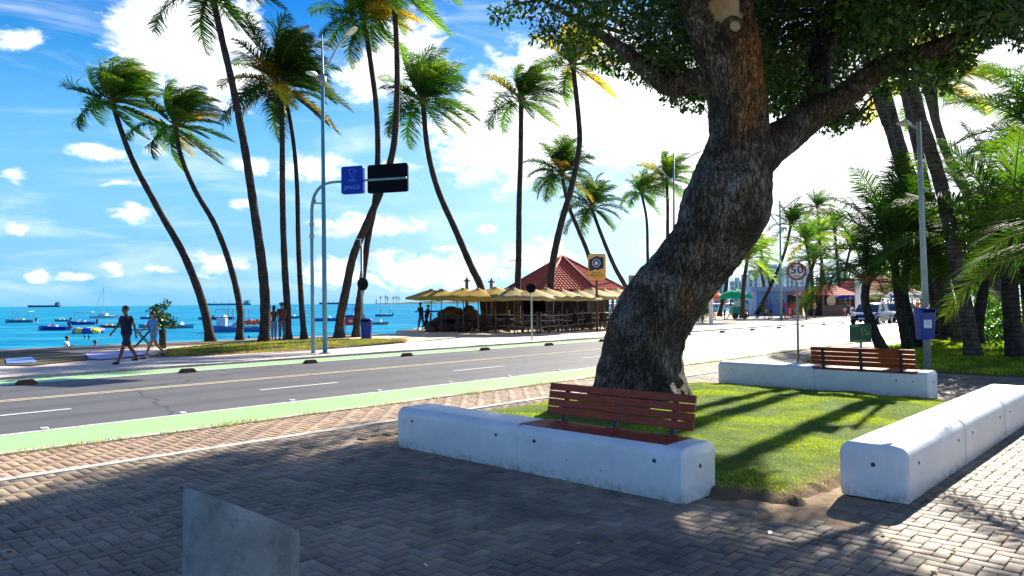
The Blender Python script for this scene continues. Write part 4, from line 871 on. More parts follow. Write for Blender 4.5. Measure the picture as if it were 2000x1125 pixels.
# ---------------------------------------------------------------- lamp posts, signs
m_pole = mat((.16, .30, .34), .45, .0, var=.15, vscale=3, name='blue_grey_paint'); m_pole2 = mat((.05, .22, .36), .4, var=.1, name='blue_paint')
m_grey = mat((.34, .38, .38), .55, .3, var=.15, vscale=4, name='galvanised_steel'); m_lampg = mat((.55, .55, .52), .4, .2)
def lamp_head(root, a, d, L=.62, name='lamp_head', m=None):
    d = Vector(d).normalized(); mm = d.to_track_quat('X', 'Z').to_matrix().to_4x4(); mb = MB()
    secs = []
    for (x, w, h) in ((-.05, .05, .05), (.08, .10, .06), (.25, .15, .075), (L * .8, .15, .06), (L, .10, .03)):
        secs.append([tuple(mm @ Vector((x, y, z)) + Vector(a)) for y, z in ((-w, -h * .4), (w, -h * .4), (w * .8, h * .6), (-w * .8, h * .6))])
    o = mk(name, mb.loft(secs), m or m_lampg, root, smooth=False, bevel=.008)
    mb = MB().box((0, 0, 0), (L * .45, .2, .02)); mb.v = [tuple(mm @ (Vector(q) + Vector((L * .52, 0, -.032))) + Vector(a)) for q in mb.v]
    mk('lens', mb, mat((.75, .75, .70), .2), o)
bp_ = G(635, 690); r0 = thing('street_lamp', 'very tall blue street lamp standing on the far kerb beside the sign gantry', 'street lamp', tuple(bp_), 0, None, local=False)
tp = P(629, 68, bp_.y); mk('pole', MB().tube([bp_, bp_ + (tp - bp_) * .5, bp_ + (tp - bp_) * .82, tp], [.085, .075, .062, .02], 14), m_pole2, r0, smooth=True)
mk('base_plate', MB().rbox(bp_ + Vector((0, 0, .012)), (.34, .34, .024), .02), m_grey, r0)
Yb = bp_.y
mk('arm', MB().tube([P(631, 150, Yb), P(648, 112, Yb - .1), P(662, 86, Yb - .3), P(678, 70, Yb - .5)], .028, 8), m_grey, r0, smooth=True)
mk('arm', MB().tube([P(631, 160, Yb), P(615, 148, Yb - .2), P(603, 140, Yb - .4)], .028, 8), m_grey, r0, smooth=True)
mk('collar', MB().tube([P(631, 168, Yb), P(631, 150, Yb)], .11, 12), m_grey, r0, smooth=True)
lamp_head(r0, P(674, 72, Yb - .45), P(694, 54, Yb - .7) - P(674, 72, Yb - .45), .55); lamp_head(r0, P(618, 148, Yb - .25), P(600, 139, Yb - .9) - P(618, 148, Yb - .25), .6)
mk('bracket', MB().rbox(P(621, 397, Yb), (.30, .06, .05), .01).rbox(P(616, 393, Yb), (.06, .06, .12), .01), m_grey, r0)
# sign gantry
gb = G(612, 690); r0 = thing('sign_gantry', 'curved grey-green gantry post carrying a blue sign box and a black sign board', 'sign', tuple(gb), 0, None, local=False); Y0 = gb.y
ad = Vector((.955, -.295, 0)); a0 = P(668, 355, Y0)
arm = [gb, P(610, 560, Y0), P(609, 430, Y0), P(611, 395, Y0), P(618, 375, Y0 - .02), P(632, 361, Y0 - .05), P(650, 356, Y0 - .12), a0]
arm = crom(arm, 5); arm += [a0 + ad * t for t in (.4, .9, 1.6, 2.45)]
mk('post', MB().tube(arm, lerpl([.075, .062, .06, .055, .05, .045, .04], len(arm)), 12), m_pole, r0, smooth=True)
for v in (438, 462): mk('clamp', MB().tube([P(609, v + 3, Y0), P(609, v - 3, Y0)], .09, 12), m_grey, r0)
AM = Matrix.Rotation(math.atan2(ad.y, ad.x), 4, 'Z')
m_blu = mat((.002, .035, .42), .4, var=.04, spec=.15, name='blue_sign'); m_navy = mat((.003, .004, .010), .6, spec=.08, name='black_sign')
lt = mat((.10, .30, .72), .5, var=0)
c1 = a0 + ad * .43 + Vector((0, 0, .03)); Z0 = Matrix.Identity(4)
bx = mk('sign_box', MB().rbox(c1, (.84, .17, .95), .07, m=AM, axis='Y'), m_blu, r0, bevel=.012)
fc = c1 + AM @ Vector((0, -.088, 0))
def onplane(mb, c, M): mb.v = [tuple(M @ Vector(q) + c) for q in mb.v]; return mb
t = textmb('JANGA', .19, .003, 1.08); t.rot(UPR); onplane(t, fc + Vector((0, 0, -.27)), AM); mk('lettering', t, lt, bx, recalc=False)
mb = MB()      # line drawing of a sailing raft
for seg in ([(-.14, .02), (-.02, .02)], [(-.17, -.08), (.14, -.10), (.17, -.06)], [(-.12, -.12), (.12, -.13)], [(.02, -.06), (-.10, .20), (-.16, .26), (.0, .29), (.07, .31), (.09, .20), (.07, .05), (.03, -.06)], [(-.1, .2), (-.02, .06)], [(.15, .25), (.13, .15)], [(.19, .26), (.17, .17)]):
    if seg[0] == (-.14, .02): continue
    mb.tube([(x, 0, z + .08) for x, z in seg], .0085, 5)
mk('emblem', onplane(mb, fc, AM), lt, bx)
c2 = a0 + ad * 1.70 + Vector((0, .0, .04)); c2 = c2 + AM @ Vector((0, .12, 0))
bb = mk('sign_board', MB().rbox(c2, (1.52, .10, .98), .08, m=AM, axis='Y'), m_navy, r0, bevel=.01)
# thin pole with a side-on disc and a blue bin
pb = G(708, 664); r0 = thing('sign_pole', 'thin grey pole with a small black disc sign, in front of the palm pair', 'sign', tuple(pb), 0, None, local=False)
mk('post', MB().tube([pb, P(706, 480, pb.y)], .06, 10), m_grey, r0, smooth=True)
mk('disc', MB().tube([P(707, 555, pb.y - .08), P(710, 555, pb.y - .14)], .30, 20), m_navy, r0)
mk('bracket', MB().box(P(701, 467, pb.y), (.25, .06, .05)).box(P(704, 474, pb.y), (.05, .05, .3)), m_grey, r0)
m_bin = mat((.008, .045, .30), .4, var=.08, name='blue_plastic'); m_binl = mat((.02, .03, .10), .4)
def bin_(c, w, h, label, rz=0, sticker=False, d=None):
    d = d or w * .8; r1 = thing('waste_bin', label, 'waste bin', tuple(c), rz)
    mb = MB(); S = []
    for (z, k) in ((0, .82), (.05, .86), (h * .72, 1.0), (h * .86, 1.02)):
        q = MB().rbox((0, 0, z), (w * k, d * k, .001), .05, n=4); S.append(q.v[:len(q.v) // 2])
    mk('body', MB().loft(S), m_bin, r1, smooth=True, sharp=40)
    S = []
    for (z, k, f) in ((h * .865, 1.06, 0), (h * .93, 1.05, 0), (h * .985, .92, 0), (h, .6, 0)):
        q = MB().rbox((0, 0, z), (w * k, d * k, .001), .05 * k, n=4); S.append(q.v[:len(q.v) // 2])
    ld = mk('lid', MB().loft(S), m_bin, r1, smooth=True, sharp=40)
    mk('opening', MB().rbox((0, -d * .535, h * .905), (w * .78, .02, h * .10), .015, axis='Y'), m_navy, ld)
    mk('rim', MB().rbox((0, 0, h * .855), (w * 1.08, d * 1.08, .02), .055, n=4), m_bin, r1)
    if sticker: 
        s_ = mk('sticker', MB().rbox((-.03, -d * .50, h * .5), (w * .5, .008, h * .26), .01, m=Matrix.Rotation(-.04, 4, 'X'), axis='Y'), mat((.75, .80, .85), .5), r1)
        mk('print', MB().box((-.03, -d * .506, h * .50), (w * .14, .006, h * .025)).box((-.03, -d * .506, h * .56), (w * .30, .006, h * .012)), mat((.2, .35, .5), .5), s_)
    return r1
q = G(716, 664); bin_(q, .50, 1.0, 'blue waste bin at the foot of the palm pair by the sea')
# second round sign, seen from its dark back
pb = G(1039, 665); r0 = thing('round_sign', 'dark round traffic sign seen from behind on a thin post before the restaurant', 'traffic sign', tuple(pb), 0, None, local=False)
mk('post', MB().tube([pb, P(1037, 556, pb.y)], .032, 8), m_grey, r0, smooth=True)
mk('disc', MB().tube([P(1037, 563, pb.y - .04), P(1037, 563, pb.y - .06)], .215, 24), m_navy, r0)
# speed sign
pb = G(1559, 707); r0 = thing('speed_sign', 'round white speed sign reading 50 with a red ring on a grey post', 'traffic sign', tuple(pb), 0, None, local=False)
mk('post', MB().tube([pb, P(1556, 520, pb.y)], .034, 10), mat((.38, .36, .30), .6, .2), r0, smooth=True)
c3 = P(1556, 530, pb.y - .05); FM = Matrix.Rotation(-.25, 4, 'Z')
def disc(r, y, t, n=40): 
    mb = MB().lathe([(r, -t / 2), (r, t / 2)], n=n); mb.rot(UPR); mb.v = [(a, b_ + y, c_) for a, b_, c_ in mb.v]; return mb
pl = mk('sign_face', onplane(disc(.245, 0, .008), c3, FM), mat((.80, .80, .78), .4, var=.02), r0)
rg = MB().lathe([(.248, -.006), (.248, .006), (.192, .006), (.192, -.006), (.248, -.006)], n=40, cap=False).rot(UPR)
mk('red_ring', onplane(rg, c3 + Vector((0, -.003, 0)), FM), mat((.50, .03, .03), .4, dirt=(.25, .05, .04), var=.1), pl)
for (tx, sz, zz) in (('50', .30, .035), ('km/h', .075, -.13)):
    t = textmb(tx, sz, .004, 1.05).rot(UPR); t.v = [(a * 1.12, b_ - .009, c_ + zz) for a, b_, c_ in t.v]
    if tx == '50':
        t2 = MB(); t2.add(t.v, t.f); t2.add([(a + .008, b_ + .0005, c_ + .003) for a, b_, c_ in t.v], t.f); t = t2
    mk('lettering', onplane(t, c3, FM), mat((.01, .02, .08), .5), pl, recalc=False)
# green sign about dogs
pb = P(1682, 705, 19.6); pb.z = .05; r0 = thing('dog_sign', 'green notice board with a yellow dog-walking drawing behind the far bench', 'notice', tuple(pb), 0, None, local=False)
mk('post', MB().tube([pb, P(1681, 640, 19.6)], .03, 8), m_grey, r0, smooth=True)
c4 = P(1680.5, 651, 19.55); gs = mk('board', MB().rbox(c4, (.57, .012, .47), .012, axis='Y'), mat((.004, .10, .05), .4, var=.05, name='green_sign'), r0)
ye = mat((.62, .66, .12), .5, var=0); mb = MB()
def dl(pts, r=.006): mb.tube([(c4.x + x, c4.y - .012, c4.z + z) for x, z in pts], r, 5)
dl([(.04, -.02), (.03, .07), (.06, .14), (.09, .16), (.11, .12), (.10, .06), (.16, .04), (.19, -.02), (.19, RD)]); dl([(.04, -.02), (.05, RD), (.08, RD), (.08, -.03), (.14, -.03), (.15, RD), (.19, RD)]); dl([(.19, -.02), (.23, -.02), (.245, .06)]); dl([(.02, .10), (.05, .11)])
mk('drawing', mb, ye, gs)
mb = MB().box((c4.x - .15, c4.y - .008, c4.z + .19), (.2, .006, .035)); mk('heading', mb, mat((.25, .5, .08), .5), gs)
mb = MB(); 
for k, w_ in ((0, .40), (1, .34)): mb.box((c4.x - .05, c4.y - .008, c4.z - .18 - k * .022), (w_, .006, .008))
mk('small_print', mb, ye, gs)
# right-hand lamp with its bin
pb = G(1812, 722, .05); r0 = thing('street_lamp', 'grey street lamp on the lawn behind the far bench, blue bin strapped to it', 'street lamp', tuple(pb), 0, None, local=False)
tp = P(1794, 238, pb.y); mk('pole', MB().tube([pb, pb + (tp - pb) * .5, tp], [.085, .065, .045], 14), mat((.36, .42, .40), .5, .1, var=.15, vscale=3), r0, smooth=True)
mk('base_plate', MB().rbox(pb + Vector((0, 0, .012)), (.3, .3, .024), .02), m_grey, r0)
mk('arm', MB().tube([P(1794, 252, pb.y), P(1783, 247, pb.y), P(1772, 242, pb.y - .1)], .03, 8), m_grey, r0, smooth=True)
lamp_head(r0, P(1776, 244, pb.y - .05), P(1753, 236, pb.y - .25) - P(1776, 244, pb.y - .05), .34)
for v in (603, 372): mk('clamp', MB().tube([P(1806, v + 3, pb.y), P(1806, v - 3, pb.y)], .085, 12), m_grey, r0)
q = P(1807, 663, pb.y - .28); bin_(q, .38, .72, 'blue waste bin with a pale sticker strapped to the grey lamp post', .12, True, .28)
# distant lamps
for (u, ub, vb, vt, Y_, lab, arms) in ((1316, 1316, 612, 298, 62, 'blue lamp post just left of the shade tree trunk', [(1372, 298), (1290, 335)]), (1523, 1526, 622, 392, 62, 'pale lamp post with two arms behind the speed sign', [(1558, 390), (1500, 418)])):
    g0 = P(ub, vb, Y_); g0.z = 0; r0 = thing('street_lamp', lab, 'street lamp', tuple(g0), 0, None, local=False); tp = P(u, vt, Y_)
    mk('pole', MB().tube([g0, tp], [.12, .06], 10), m_pole2 if u < 1400 else m_pole, r0, smooth=True)
    for (au, av) in arms:
        e = P(au, av, Y_); s_ = P(u, av + 24, Y_); mk('arm', MB().tube([s_, s_ + (e - s_) * .8 + Vector((0, 0, .15))], .05, 6), m_grey, r0); lamp_head(r0, s_ + (e - s_) * .7 + Vector((0, 0, .15)), e - s_, .9)
g0 = G(1389, 634); o = tag(mk('white_post', MB().lathe([(.17, 0), (.17, .1), (.14, .12), (.13, 2.3), (.10, 2.38)], n=16).rot(Matrix.Identity(4)), mat((.70, .62, .60), .6, var=.1, dirt=(.5, .4, .36)), smooth=True, sharp=40), 'thick pinkish white post at the far pavement right of the trunk', 'post'); o.location = g0
# ---------------------------------------------------------------- people
SK = Vector
def skin_mesh(verts, edges, root_i=0, sub=2):
    me = bpy.data.meshes.new('t'); me.from_pydata([v[:3] for v in verts], edges, []); o = bpy.data.objects.new('t', me); COL.objects.link(o)
    mo = o.modifiers.new('s', 'SKIN'); 
    for i, v in enumerate(verts):
        sv = me.skin_vertices[0].data[i]; r = v[3]; sv.radius = (r, r) if not isinstance(r, tuple) else r; sv.use_root = (i == root_i)
    mo.use_smooth_shade = True; mo.branch_smoothing = .4
    su = o.modifiers.new('u', 'SUBSURF'); su.levels = sub; su.render_levels = sub
    bpy.context.view_layer.update(); e = o.evaluated_get(bpy.context.evaluated_depsgraph_get()); m2 = bpy.data.meshes.new_from_object(e)
    mb = MB(); mb.v = [tuple(v.co) for v in m2.vertices]; mb.f = [tuple(p.vertices) for p in m2.polygons]
    bpy.data.objects.remove(o); bpy.data.meshes.remove(me); bpy.data.meshes.remove(m2); return mb
SKIN1 = (.20, .095, .055)
def person(loc, yaw, H, pose, label, skin=SKIN1, top=(.01, .015, .04), bottom=(.02, .03, .06), shoes=(.02, .02, .025), hairc=(.012, .01, .01), long_hair=False, female=False, long_trousers=False, detail=False, group=None, shirt=True, cut=None, sub=1, cap=False):
    k = H / 1.75; r0 = thing('person', label, 'person', tuple(loc), yaw, group)
    def fw(a): return Vector((math.sin(R(a)), 0, -math.cos(R(a))))
    lean = R(pose.get('lean', 3)); up = Vector((math.sin(lean), 0, math.cos(lean))); sw = .165 if female else .19
    pel = Vector((0, 0, .93)); bel = pel + up * .15; ch = pel + up * .38; nk = pel + up * .54; hd = nk + Vector((.03, 0, .10)); cr_ = hd + Vector((.0, 0, .11))
    hl, hr, kl, kr = pose.get('hip', (25, -20)) + pose.get('knee', (5, 25)); sl, sr, el_, er = pose.get('arm', (-25, 25)) + pose.get('elbow', (20, 30))
    J = {}
    for sd_, ha, ka, sa_, ea in ((1, hl, kl, sl, el_), (-1, hr, kr, sr, er)):
        h = pel + Vector((0, .09 * sd_, -.03)); kn_ = h + fw(ha) * .43; an = kn_ + fw(ha - ka) * .42; ft = R(ha - ka) * .35
        toe = an + Vector((.17, .015 * sd_, -.055)); heel = an + Vector((-.04, 0, -.06))
        sh = ch + Vector((0, sw * sd_, .10)); ao = pose.get('out', 3)
        elb = sh + (fw(sa_) * math.cos(R(ao)) + Vector((0, sd_ * math.sin(R(ao)), 0))) * .29; d2 = fw(sa_ + ea); wr = elb + (d2 + Vector((0, -.05 * sd_, 0))).normalized() * .25; ha_ = wr + d2 * .075
        J[sd_] = dict(h=h, k=kn_, a=an, t=toe, e=elb, w=wr, m=ha_, s=sh, d=d2, hl=heel)
    lo = min(min(J[s_]['a'].z for s_ in (1, -1)) - .085, 9); dz = Vector((0, 0, -lo))
    if 'dz' in pose: dz = Vector((0, 0, pose['dz']))
    for s_ in J:
        for q in J[s_]:
            if q != 'd': J[s_][q] = J[s_][q] + dz
    pel, bel, ch, nk, hd, cr_ = [q + dz for q in (pel, bel, ch, nk, hd, cr_)]
    V = []; E = []
    def v(q, r, par=None):
        V.append((q[0] * k, q[1] * k, q[2] * k, r * k)); i = len(V) - 1
        if par is not None: E.append((par, i))
        return i
    tk = .74 if shirt else 1.; p_ = v(pel, .115 * tk); b_ = v(bel, .112 * tk, p_); c_ = v(ch, .125 * tk, b_); n0 = v(nk - Vector((0, 0, .03)), .055, c_); n_ = v(nk + Vector((.012, 0, .03)), .05, n0); h1 = v(hd, .078, n_); h2 = v(hd + Vector((.0, 0, .07)), .088, h1); h3 = v(cr_ + Vector((-.01, 0, .01)), .06, h2)
    if detail: v(hd + Vector((.105, 0, .02)), .012, h1)
    for sd_ in (1, -1):
        j = J[sd_]
        a = v(j['h'], .085, p_); b2 = v(j['k'], .058, a); m_ = v(j['k'] * .6 + j['a'] * .4 + Vector((-.015, 0, 0)), .054, b2); c2_ = v(j['a'], .036, m_); t_ = v(j['t'], .028, c2_)
        a = v(j['s'], .048, c_); b2 = v(j['e'], .040, a); c2_ = v(j['w'], .025, b2); h_ = v(j['m'] - j['d'] * .02, .028, c2_)
        if detail:
            dd = j['d']; sx_ = Vector((1, 0, 0)) if abs(dd.x) < .7 else Vector((0, 0, 1)); sx_ = (sx_ - dd * sx_.dot(dd)).normalized()
            for q, (o_, l) in enumerate(((-.028, .06), (-.01, .07), (.01, .066), (.026, .05))):
                f1 = v(j['m'] + sx_ * o_ + dd * .03, .009, h_); v(j['m'] + sx_ * o_ * 1.1 + dd * (.03 + l * .6) + Vector((0, -.012 * sd_, 0)), .0075, f1)
            v(j['m'] + sx_ * .045 + dd * .0, .010, h_)
    body = mk('body', skin_mesh(V, E, 0, 2 if detail else sub), mat(skin, .55, var=.05, spec=.3), r0, smooth=True)
    if cut == 'head': pass
    def cloth(name, chain, m, par=r0):
        VV = []; EE = []
        for ch_ in chain:
            prev = None
            for (q, r) in ch_:
                key = (round(q[0], 4), round(q[1], 4), round(q[2], 4)); f = [i for i, z_ in enumerate(VV) if z_[4] == key]
                if f: i = f[0]
                else: VV.append((q[0] * k, q[1] * k, q[2] * k, r * k, key)); i = len(VV) - 1
                if prev is not None and (prev, i) not in EE: EE.append((prev, i))
                prev = i
        return mk(name, skin_mesh([z_[:4] for z_ in VV], EE, 0, 2 if detail else sub), m, par, smooth=True)
    L_, R_ = J[1], J[-1]
    if shirt:
        hem = pel + Vector((0, 0, -.10))
        cloth('shirt', [[(hem, .18 if not female else .135), (pel + Vector((0, 0, .03)), .165 if not female else .125), (bel, .165 if not female else .115), (ch, .168 if not female else .128), (nk - Vector((0, 0, .08)), .10), (nk - Vector((0, 0, .03)), .07)],
                        [(ch, .15), (L_['s'], .072), (L_['s'] * .4 + L_['e'] * .6, .062)], [(ch, .15), (R_['s'], .072), (R_['s'] * .4 + R_['e'] * .6, .062)]], mat(top, .85, var=.15, vscale=9, spec=.2))
    ll = 1.0 if long_trousers else (.55 if female else .92); ch2 = []
    for j in (L_, R_):
        c_list = [(pel + Vector((0, 0, .09)), .135), (pel, .118 if female else .125), (j['h'] + Vector((0, 0, -.06)), .108), (j['h'] * (1 - ll) + j['k'] * ll, .092)]
        if long_trousers: c_list += [(j['a'] + Vector((0, 0, .06)), .062)]
        ch2.append(c_list)
    cloth('trousers' if long_trousers else 'shorts', ch2, mat(bottom, .85, var=.15, vscale=9, spec=.2))
    for j in (L_, R_):
        cloth('shoe', [[(j['hl'] + Vector((0, 0, .015)), .040), (j['a'] + Vector((.06, 0, -.045)), .045), (j['t'] + Vector((.015, 0, .0)), .034)]], mat(shoes, .6, var=.1))
    mb = MB().sphere(tuple((hd + Vector((-.022, 0, .088))) * k), .098 * k, 14, (1.04, .88, .95), 8)
    if long_hair: mb.sphere(tuple((hd + Vector((-.07, 0, -.02))) * k), .085 * k, 12, (.75, .95, 1.9), 8)
    mk('hair', mb, mat(hairc, .5, var=.1), r0, smooth=True)
    if cap: mb = MB().sphere(tuple((hd + Vector((-.01, 0, .12))) * k), .10 * k, 12, (1.08, .95, .7), 6); mb.rbox(tuple((hd + Vector((.12, 0, .10))) * k), (.12 * k, .14 * k, .012 * k), .03 * k); mk('cap', mb, mat(top, .8), r0, smooth=False)
    if detail:
        for sd_ in (1, -1): 
            mk('eye', MB().sphere(tuple((hd + Vector((.083, .032 * sd_, .055))) * k), .011 * k, 8), mat((.03, .02, .02), .3), r0, smooth=True)
            mk('ear', MB().sphere(tuple((hd + Vector((-.005, .083 * sd_, .03))) * k), .026 * k, 8, (.7, .35, 1.2)), mat(skin, .55, var=.05, spec=.3), r0, smooth=True)
    return r0
LEFT = math.pi
def pyaw(a): return a
road_left = RZ + math.pi
person(G(247, 709.5), road_left + .25, 1.74, dict(hip=(24, -22), knee=(4, 14), arm=(-26, 26), elbow=(14, 16), lean=2), 'man in dark t-shirt and knee-length dark shorts walking left along the promenade', detail=True, skin=(.17, .08, .05))
person(G(300, 699.5), road_left + .2, 1.58, dict(hip=(30, -26), knee=(6, 18), arm=(-8, 34), elbow=(45, 18), lean=3), 'woman in blue top and short blue skirt-shorts walking left behind the man', skin=(.42, .22, .14), top=(.10, .30, .62), bottom=(.05, .25, .75), female=True, long_hair=True, detail=True, hairc=(.03, .02, .02))
SB = dict(hip=(4, -4), knee=(2, 2), arm=(-4, 8), elbow=(12, 30), lean=1)
person(G(535, 664), math.pi * .5, 1.64, SB, 'long-haired woman in jeans standing by a palm trunk, back to the road', skin=(.3, .15, .1), top=(.12, .05, .04), bottom=(.12, .22, .42), female=True, long_hair=True, long_trousers=True)
person(G(551, 664), math.pi * .7, 1.78, SB, 'person in dark maroon top leaning on the palm trunk by the sea', skin=(.2, .1, .07), top=(.09, .04, .04), bottom=(.08, .09, .14), long_trousers=True)
person(G(823, 644), 2.6, 1.75, dict(hip=(14, -12), knee=(6, 6), arm=(20, 40), elbow=(70, 60), lean=6), 'person in dark clothes beside the rock pile left of the restaurant', top=(.03, .04, .07), bottom=(.08, .12, .2), long_trousers=True)
person(G(833, 646), .6, 1.62, dict(hip=(20, -18), knee=(20, 20), arm=(30, 10), elbow=(50, 60), lean=14), 'person in black bending toward the rock pile', top=(.02, .02, .03), bottom=(.03, .03, .04), long_trousers=True)
person(G(1199, 634), 2.2, 1.7, SB, 'person in pink shirt at the right end of the restaurant fence', top=(.62, .16, .22), bottom=(.2, .1, .12), skin=(.3, .16, .1))
for (u, v, hh, lab, tp_) in ((129, 676, 1.6, 'bather with white vest standing behind the sea wall on the left', (.7, .68, .65)), (184, 680, 1.5, 'bather just above the sea wall behind the purple paving', (.3, .06, .05))):
    q = P(u, v, 36); q.z = -1.35 - (.12 if u > 150 else 0); person(q, 0.3, hh, dict(arm=(20, 30), elbow=(60, 80), hip=(3, -3), knee=(2, 2)), lab, top=tp_, skin=(.25, .11, .07), sub=1)
for (u, v, lab) in ((487, 662, 'lone swimmer between the third and fourth beach palms'), (567, 590 + 30, 'swimmer far out beside the moored boat'), (166, 661, 'left one of two swimmers near the round float'), (174, 662, 'right one of two swimmers near the round float')):
    q = G(u, v, SEA); r0 = thing('person', lab, 'person', tuple(q), 1.); s_ = max(1, q.y / 60)
    mk('body', skin_mesh([(0, 0, -.25, .13), (0, 0, -.06, .15), (0, 0, .06, .06), (.02, 0, .16, .08), (0, 0, .24, .075), (0, .2, -.05, .05), (0, -.2, -.05, .05), (.1, .28, -.15, .04), (.1, -.28, -.15, .04)], [(0, 1), (1, 2), (2, 3), (3, 4), (1, 5), (1, 6), (5, 7), (6, 8)], 0, 1), mat((.12, .06, .045), .5), r0, smooth=True)
    mk('hair', MB().sphere((-.01, 0, .23), .1, 10), mat((.012, .01, .01), .5), r0, smooth=True)
# promenade furniture on the left
q = G(280, 678); r0 = thing('picnic_bench', 'dark blue folding picnic table under the young shrub', 'table', tuple(q), .3)
mk('tabletop', MB().rbox((0, 0, .72), (.85, .5, .04), .03), mat((.03, .08, .2), .5), r0)
for s_ in (-1, 1): mk('leg', MB().tube([(-.32, .2 * s_, 0), (.28, .2 * s_, .71)], .025, 6), m_dark, r0); mk('leg', MB().tube([(.32, .2 * s_, 0), (-.28, .2 * s_, .71)], .025, 6), m_dark, r0)
def flat(name, label, cat, px, z, th, m, group=None):
    c_ = [G(u, v, z) for u, v in px]; n = len(c_); mb = MB().add([(a.x, a.y, z) for a in c_] + [(a.x, a.y, z + th) for a in c_], [tuple(range(n))[::-1], tuple(range(n, 2 * n))] + [(i, (i + 1) % n, n + (i + 1) % n, n + i) for i in range(n)])
    o = mk(name, mb, m, None, origin=c_[0], bevel=.01); return tag(o, label, cat, group) if cat else tag(o, kind='structure')
flat('beach_mat', 'pale blue rectangular mat lying on the grass at the far left', 'mat', [(12, 711), (10, 702), (62, 698), (72, 706), (66, 709)], .035, .02, mat((.12, .22, .48), .6, var=.2, vscale=3))
flat('tiled_path', None, None, [(175, 701), (166, 691), (260, 684), (300, 690), (255, 697), (200, 702)], .03, .012, mat((.50, .42, .66), .7, var=.35, vscale=3, dirt=(.25, .2, .4)))
flat('dark_turf', None, None, [(-40, 712), (-40, 690), (110, 687), (166, 691), (172, 702), (60, 714)], .022, .01, mat((.07, .05, .02), .9, var=.4, vscale=3, dirt=(.05, .07, .015)))  # dark brown turf sheet with greenish patches
# ---------------------------------------------------------------- restaurant
RS, RP = 41.3, 34.05; rc = W(RS, RP); r0 = thing('beach_restaurant', 'dark wooden beach restaurant under a red tiled pointed roof', 'restaurant', (rc.x, rc.y, 0), RZ)
m_tile = mat((.56, .085, .04), .8, var=.22, vscale=5, bump=.5, bscale=12, dirt=(.22, .04, .035), name='roof_tiles'); m_dw = mat((.012, .008, .007), .8, var=.4, vscale=5, name='shade_dark_wood'); m_rw = mat((.13, .10, .085), .85, var=.35, vscale=6, name='weathered_wood')  # dark wood taken near black, interior shade put into its colour
NS, RA, ZE, ZP = 8, 4.5, 2.55, 4.95; mb = MB(); rows = 15
def ocv(r, z, k, off=R(22.5)): a = 2 * math.pi * k / NS + off; return (r * math.cos(a), r * math.sin(a), z)
for i in range(rows):
    r1, r2 = RA * (1 - i / rows), RA * (1 - (i + 1) / rows) - .03; z1 = ZE + (ZP - ZE) * i / rows; z2 = ZE + (ZP - ZE) * (i + 1) / rows; r2 = max(r2, .02)
    nn_ = max(2, int(r1 * 2 * math.sin(math.pi / NS) / .22))
    for k in range(NS):
        A_, B_, C_, D_ = [Vector(q) for q in (ocv(r1, z1, k), ocv(r1, z1, k + 1), ocv(r2, z2, k + 1), ocv(r2, z2, k))]
        vs = []; fs = []
        for j in range(nn_ * 2 + 1):
            t = j / (nn_ * 2); lf = .045 if j % 2 else 0.; a = A_.lerp(B_, t); c_ = D_.lerp(C_, t); vs += [a + Vector((0, 0, lf + .03)), c_ + Vector((0, 0, lf)), a + Vector((0, 0, -.04))]
        for j in range(nn_ * 2): fs += [(3 * j, 3 * j + 3, 3 * j + 4, 3 * j + 1), (3 * j + 2, 3 * j + 5, 3 * j + 3, 3 * j)]
        mb.add(vs, fs)
rf = mk('roof', mb, m_tile, r0, recalc=False)
for k in range(NS): mk('ridge', MB().tube([Vector(ocv(RA + .05, ZE + .03, k)), Vector(ocv(.05, ZP + .05, k))], .085, 6), mat((.30, .07, .055), .8, var=.3, vscale=8), rf, smooth=True)
mb = MB().prism([ocv(RA - .1, 0, k)[:2] for k in range(NS)], ZE - .14, ZE - .07); mk('ceiling', mb, m_dw, r0)
mb = MB(); a_ = RA - 1.1
for k in range(NS):
    A_, B_ = Vector(ocv(a_, 0, k)), Vector(ocv(a_, 0, k + 1)); 
    if k not in (3,): mb.add([A_, B_, B_ + Vector((0, 0, 2.45)), A_ + Vector((0, 0, 2.45)), A_ * .96, B_ * .96, B_ * .96 + Vector((0, 0, 2.45)), A_ * .96 + Vector((0, 0, 2.45))], [(0, 1, 2, 3), (7, 6, 5, 4), (0, 3, 7, 4), (1, 5, 6, 2), (3, 2, 6, 7)])
    else: mb.add([A_, B_, B_ + Vector((0, 0, 1.05)), A_ + Vector((0, 0, 1.05)), A_ * .96, B_ * .96, B_ * .96 + Vector((0, 0, 1.05)), A_ * .96 + Vector((0, 0, 1.05))], [(0, 1, 2, 3), (7, 6, 5, 4), (0, 3, 7, 4), (1, 5, 6, 2), (3, 2, 6, 7)])
mk('wall', mb, m_dw, r0)  # wall panels put in to give the blackness under the roof
for k in range(NS): q = Vector(ocv(a_ + .25, 0, k)); mk('post', MB().tube([q, q + Vector((.03, 0, 2.5))], .09, 8), m_rw, r0, smooth=True)
mk('floor', MB().prism([ocv(RA - .2, 0, k)[:2] for k in range(NS)], .01, .10), m_dw, r0)
mk('menu_board', MB().box((-a_ - .1, 1.2, 1.45), (.05, .9, .9), Matrix.Rotation(.39, 4, 'Z')), mat((.03, .03, .035), .6), r0)
mk('antenna', MB().tube([(-1.5, 2.9, 3.5), (-1.5, 2.9, 5.0)], .03, 5).tube([(-1.5, 2.3, 4.85), (-1.5, 3.9, 4.75)], .025, 5).tube([(-1.7, 2.5, 4.85), (-1.3, 2.5, 4.85)], .02, 5).tube([(-1.7, 3.6, 4.78), (-1.3, 3.6, 4.78)], .02, 5), m_grey, r0)
q = P(984, 600, 48.5); lo_ = Matrix.Rotation(-RZ, 3, 'Z') @ (Vector((q.x, q.y, 0)) - rc)
mk('side_room', MB().box((lo_.x, lo_.y, 1.15), (2.4, 2.2, 2.3), Matrix.Rotation(-RZ, 4, 'Z')), m_dw, r0)
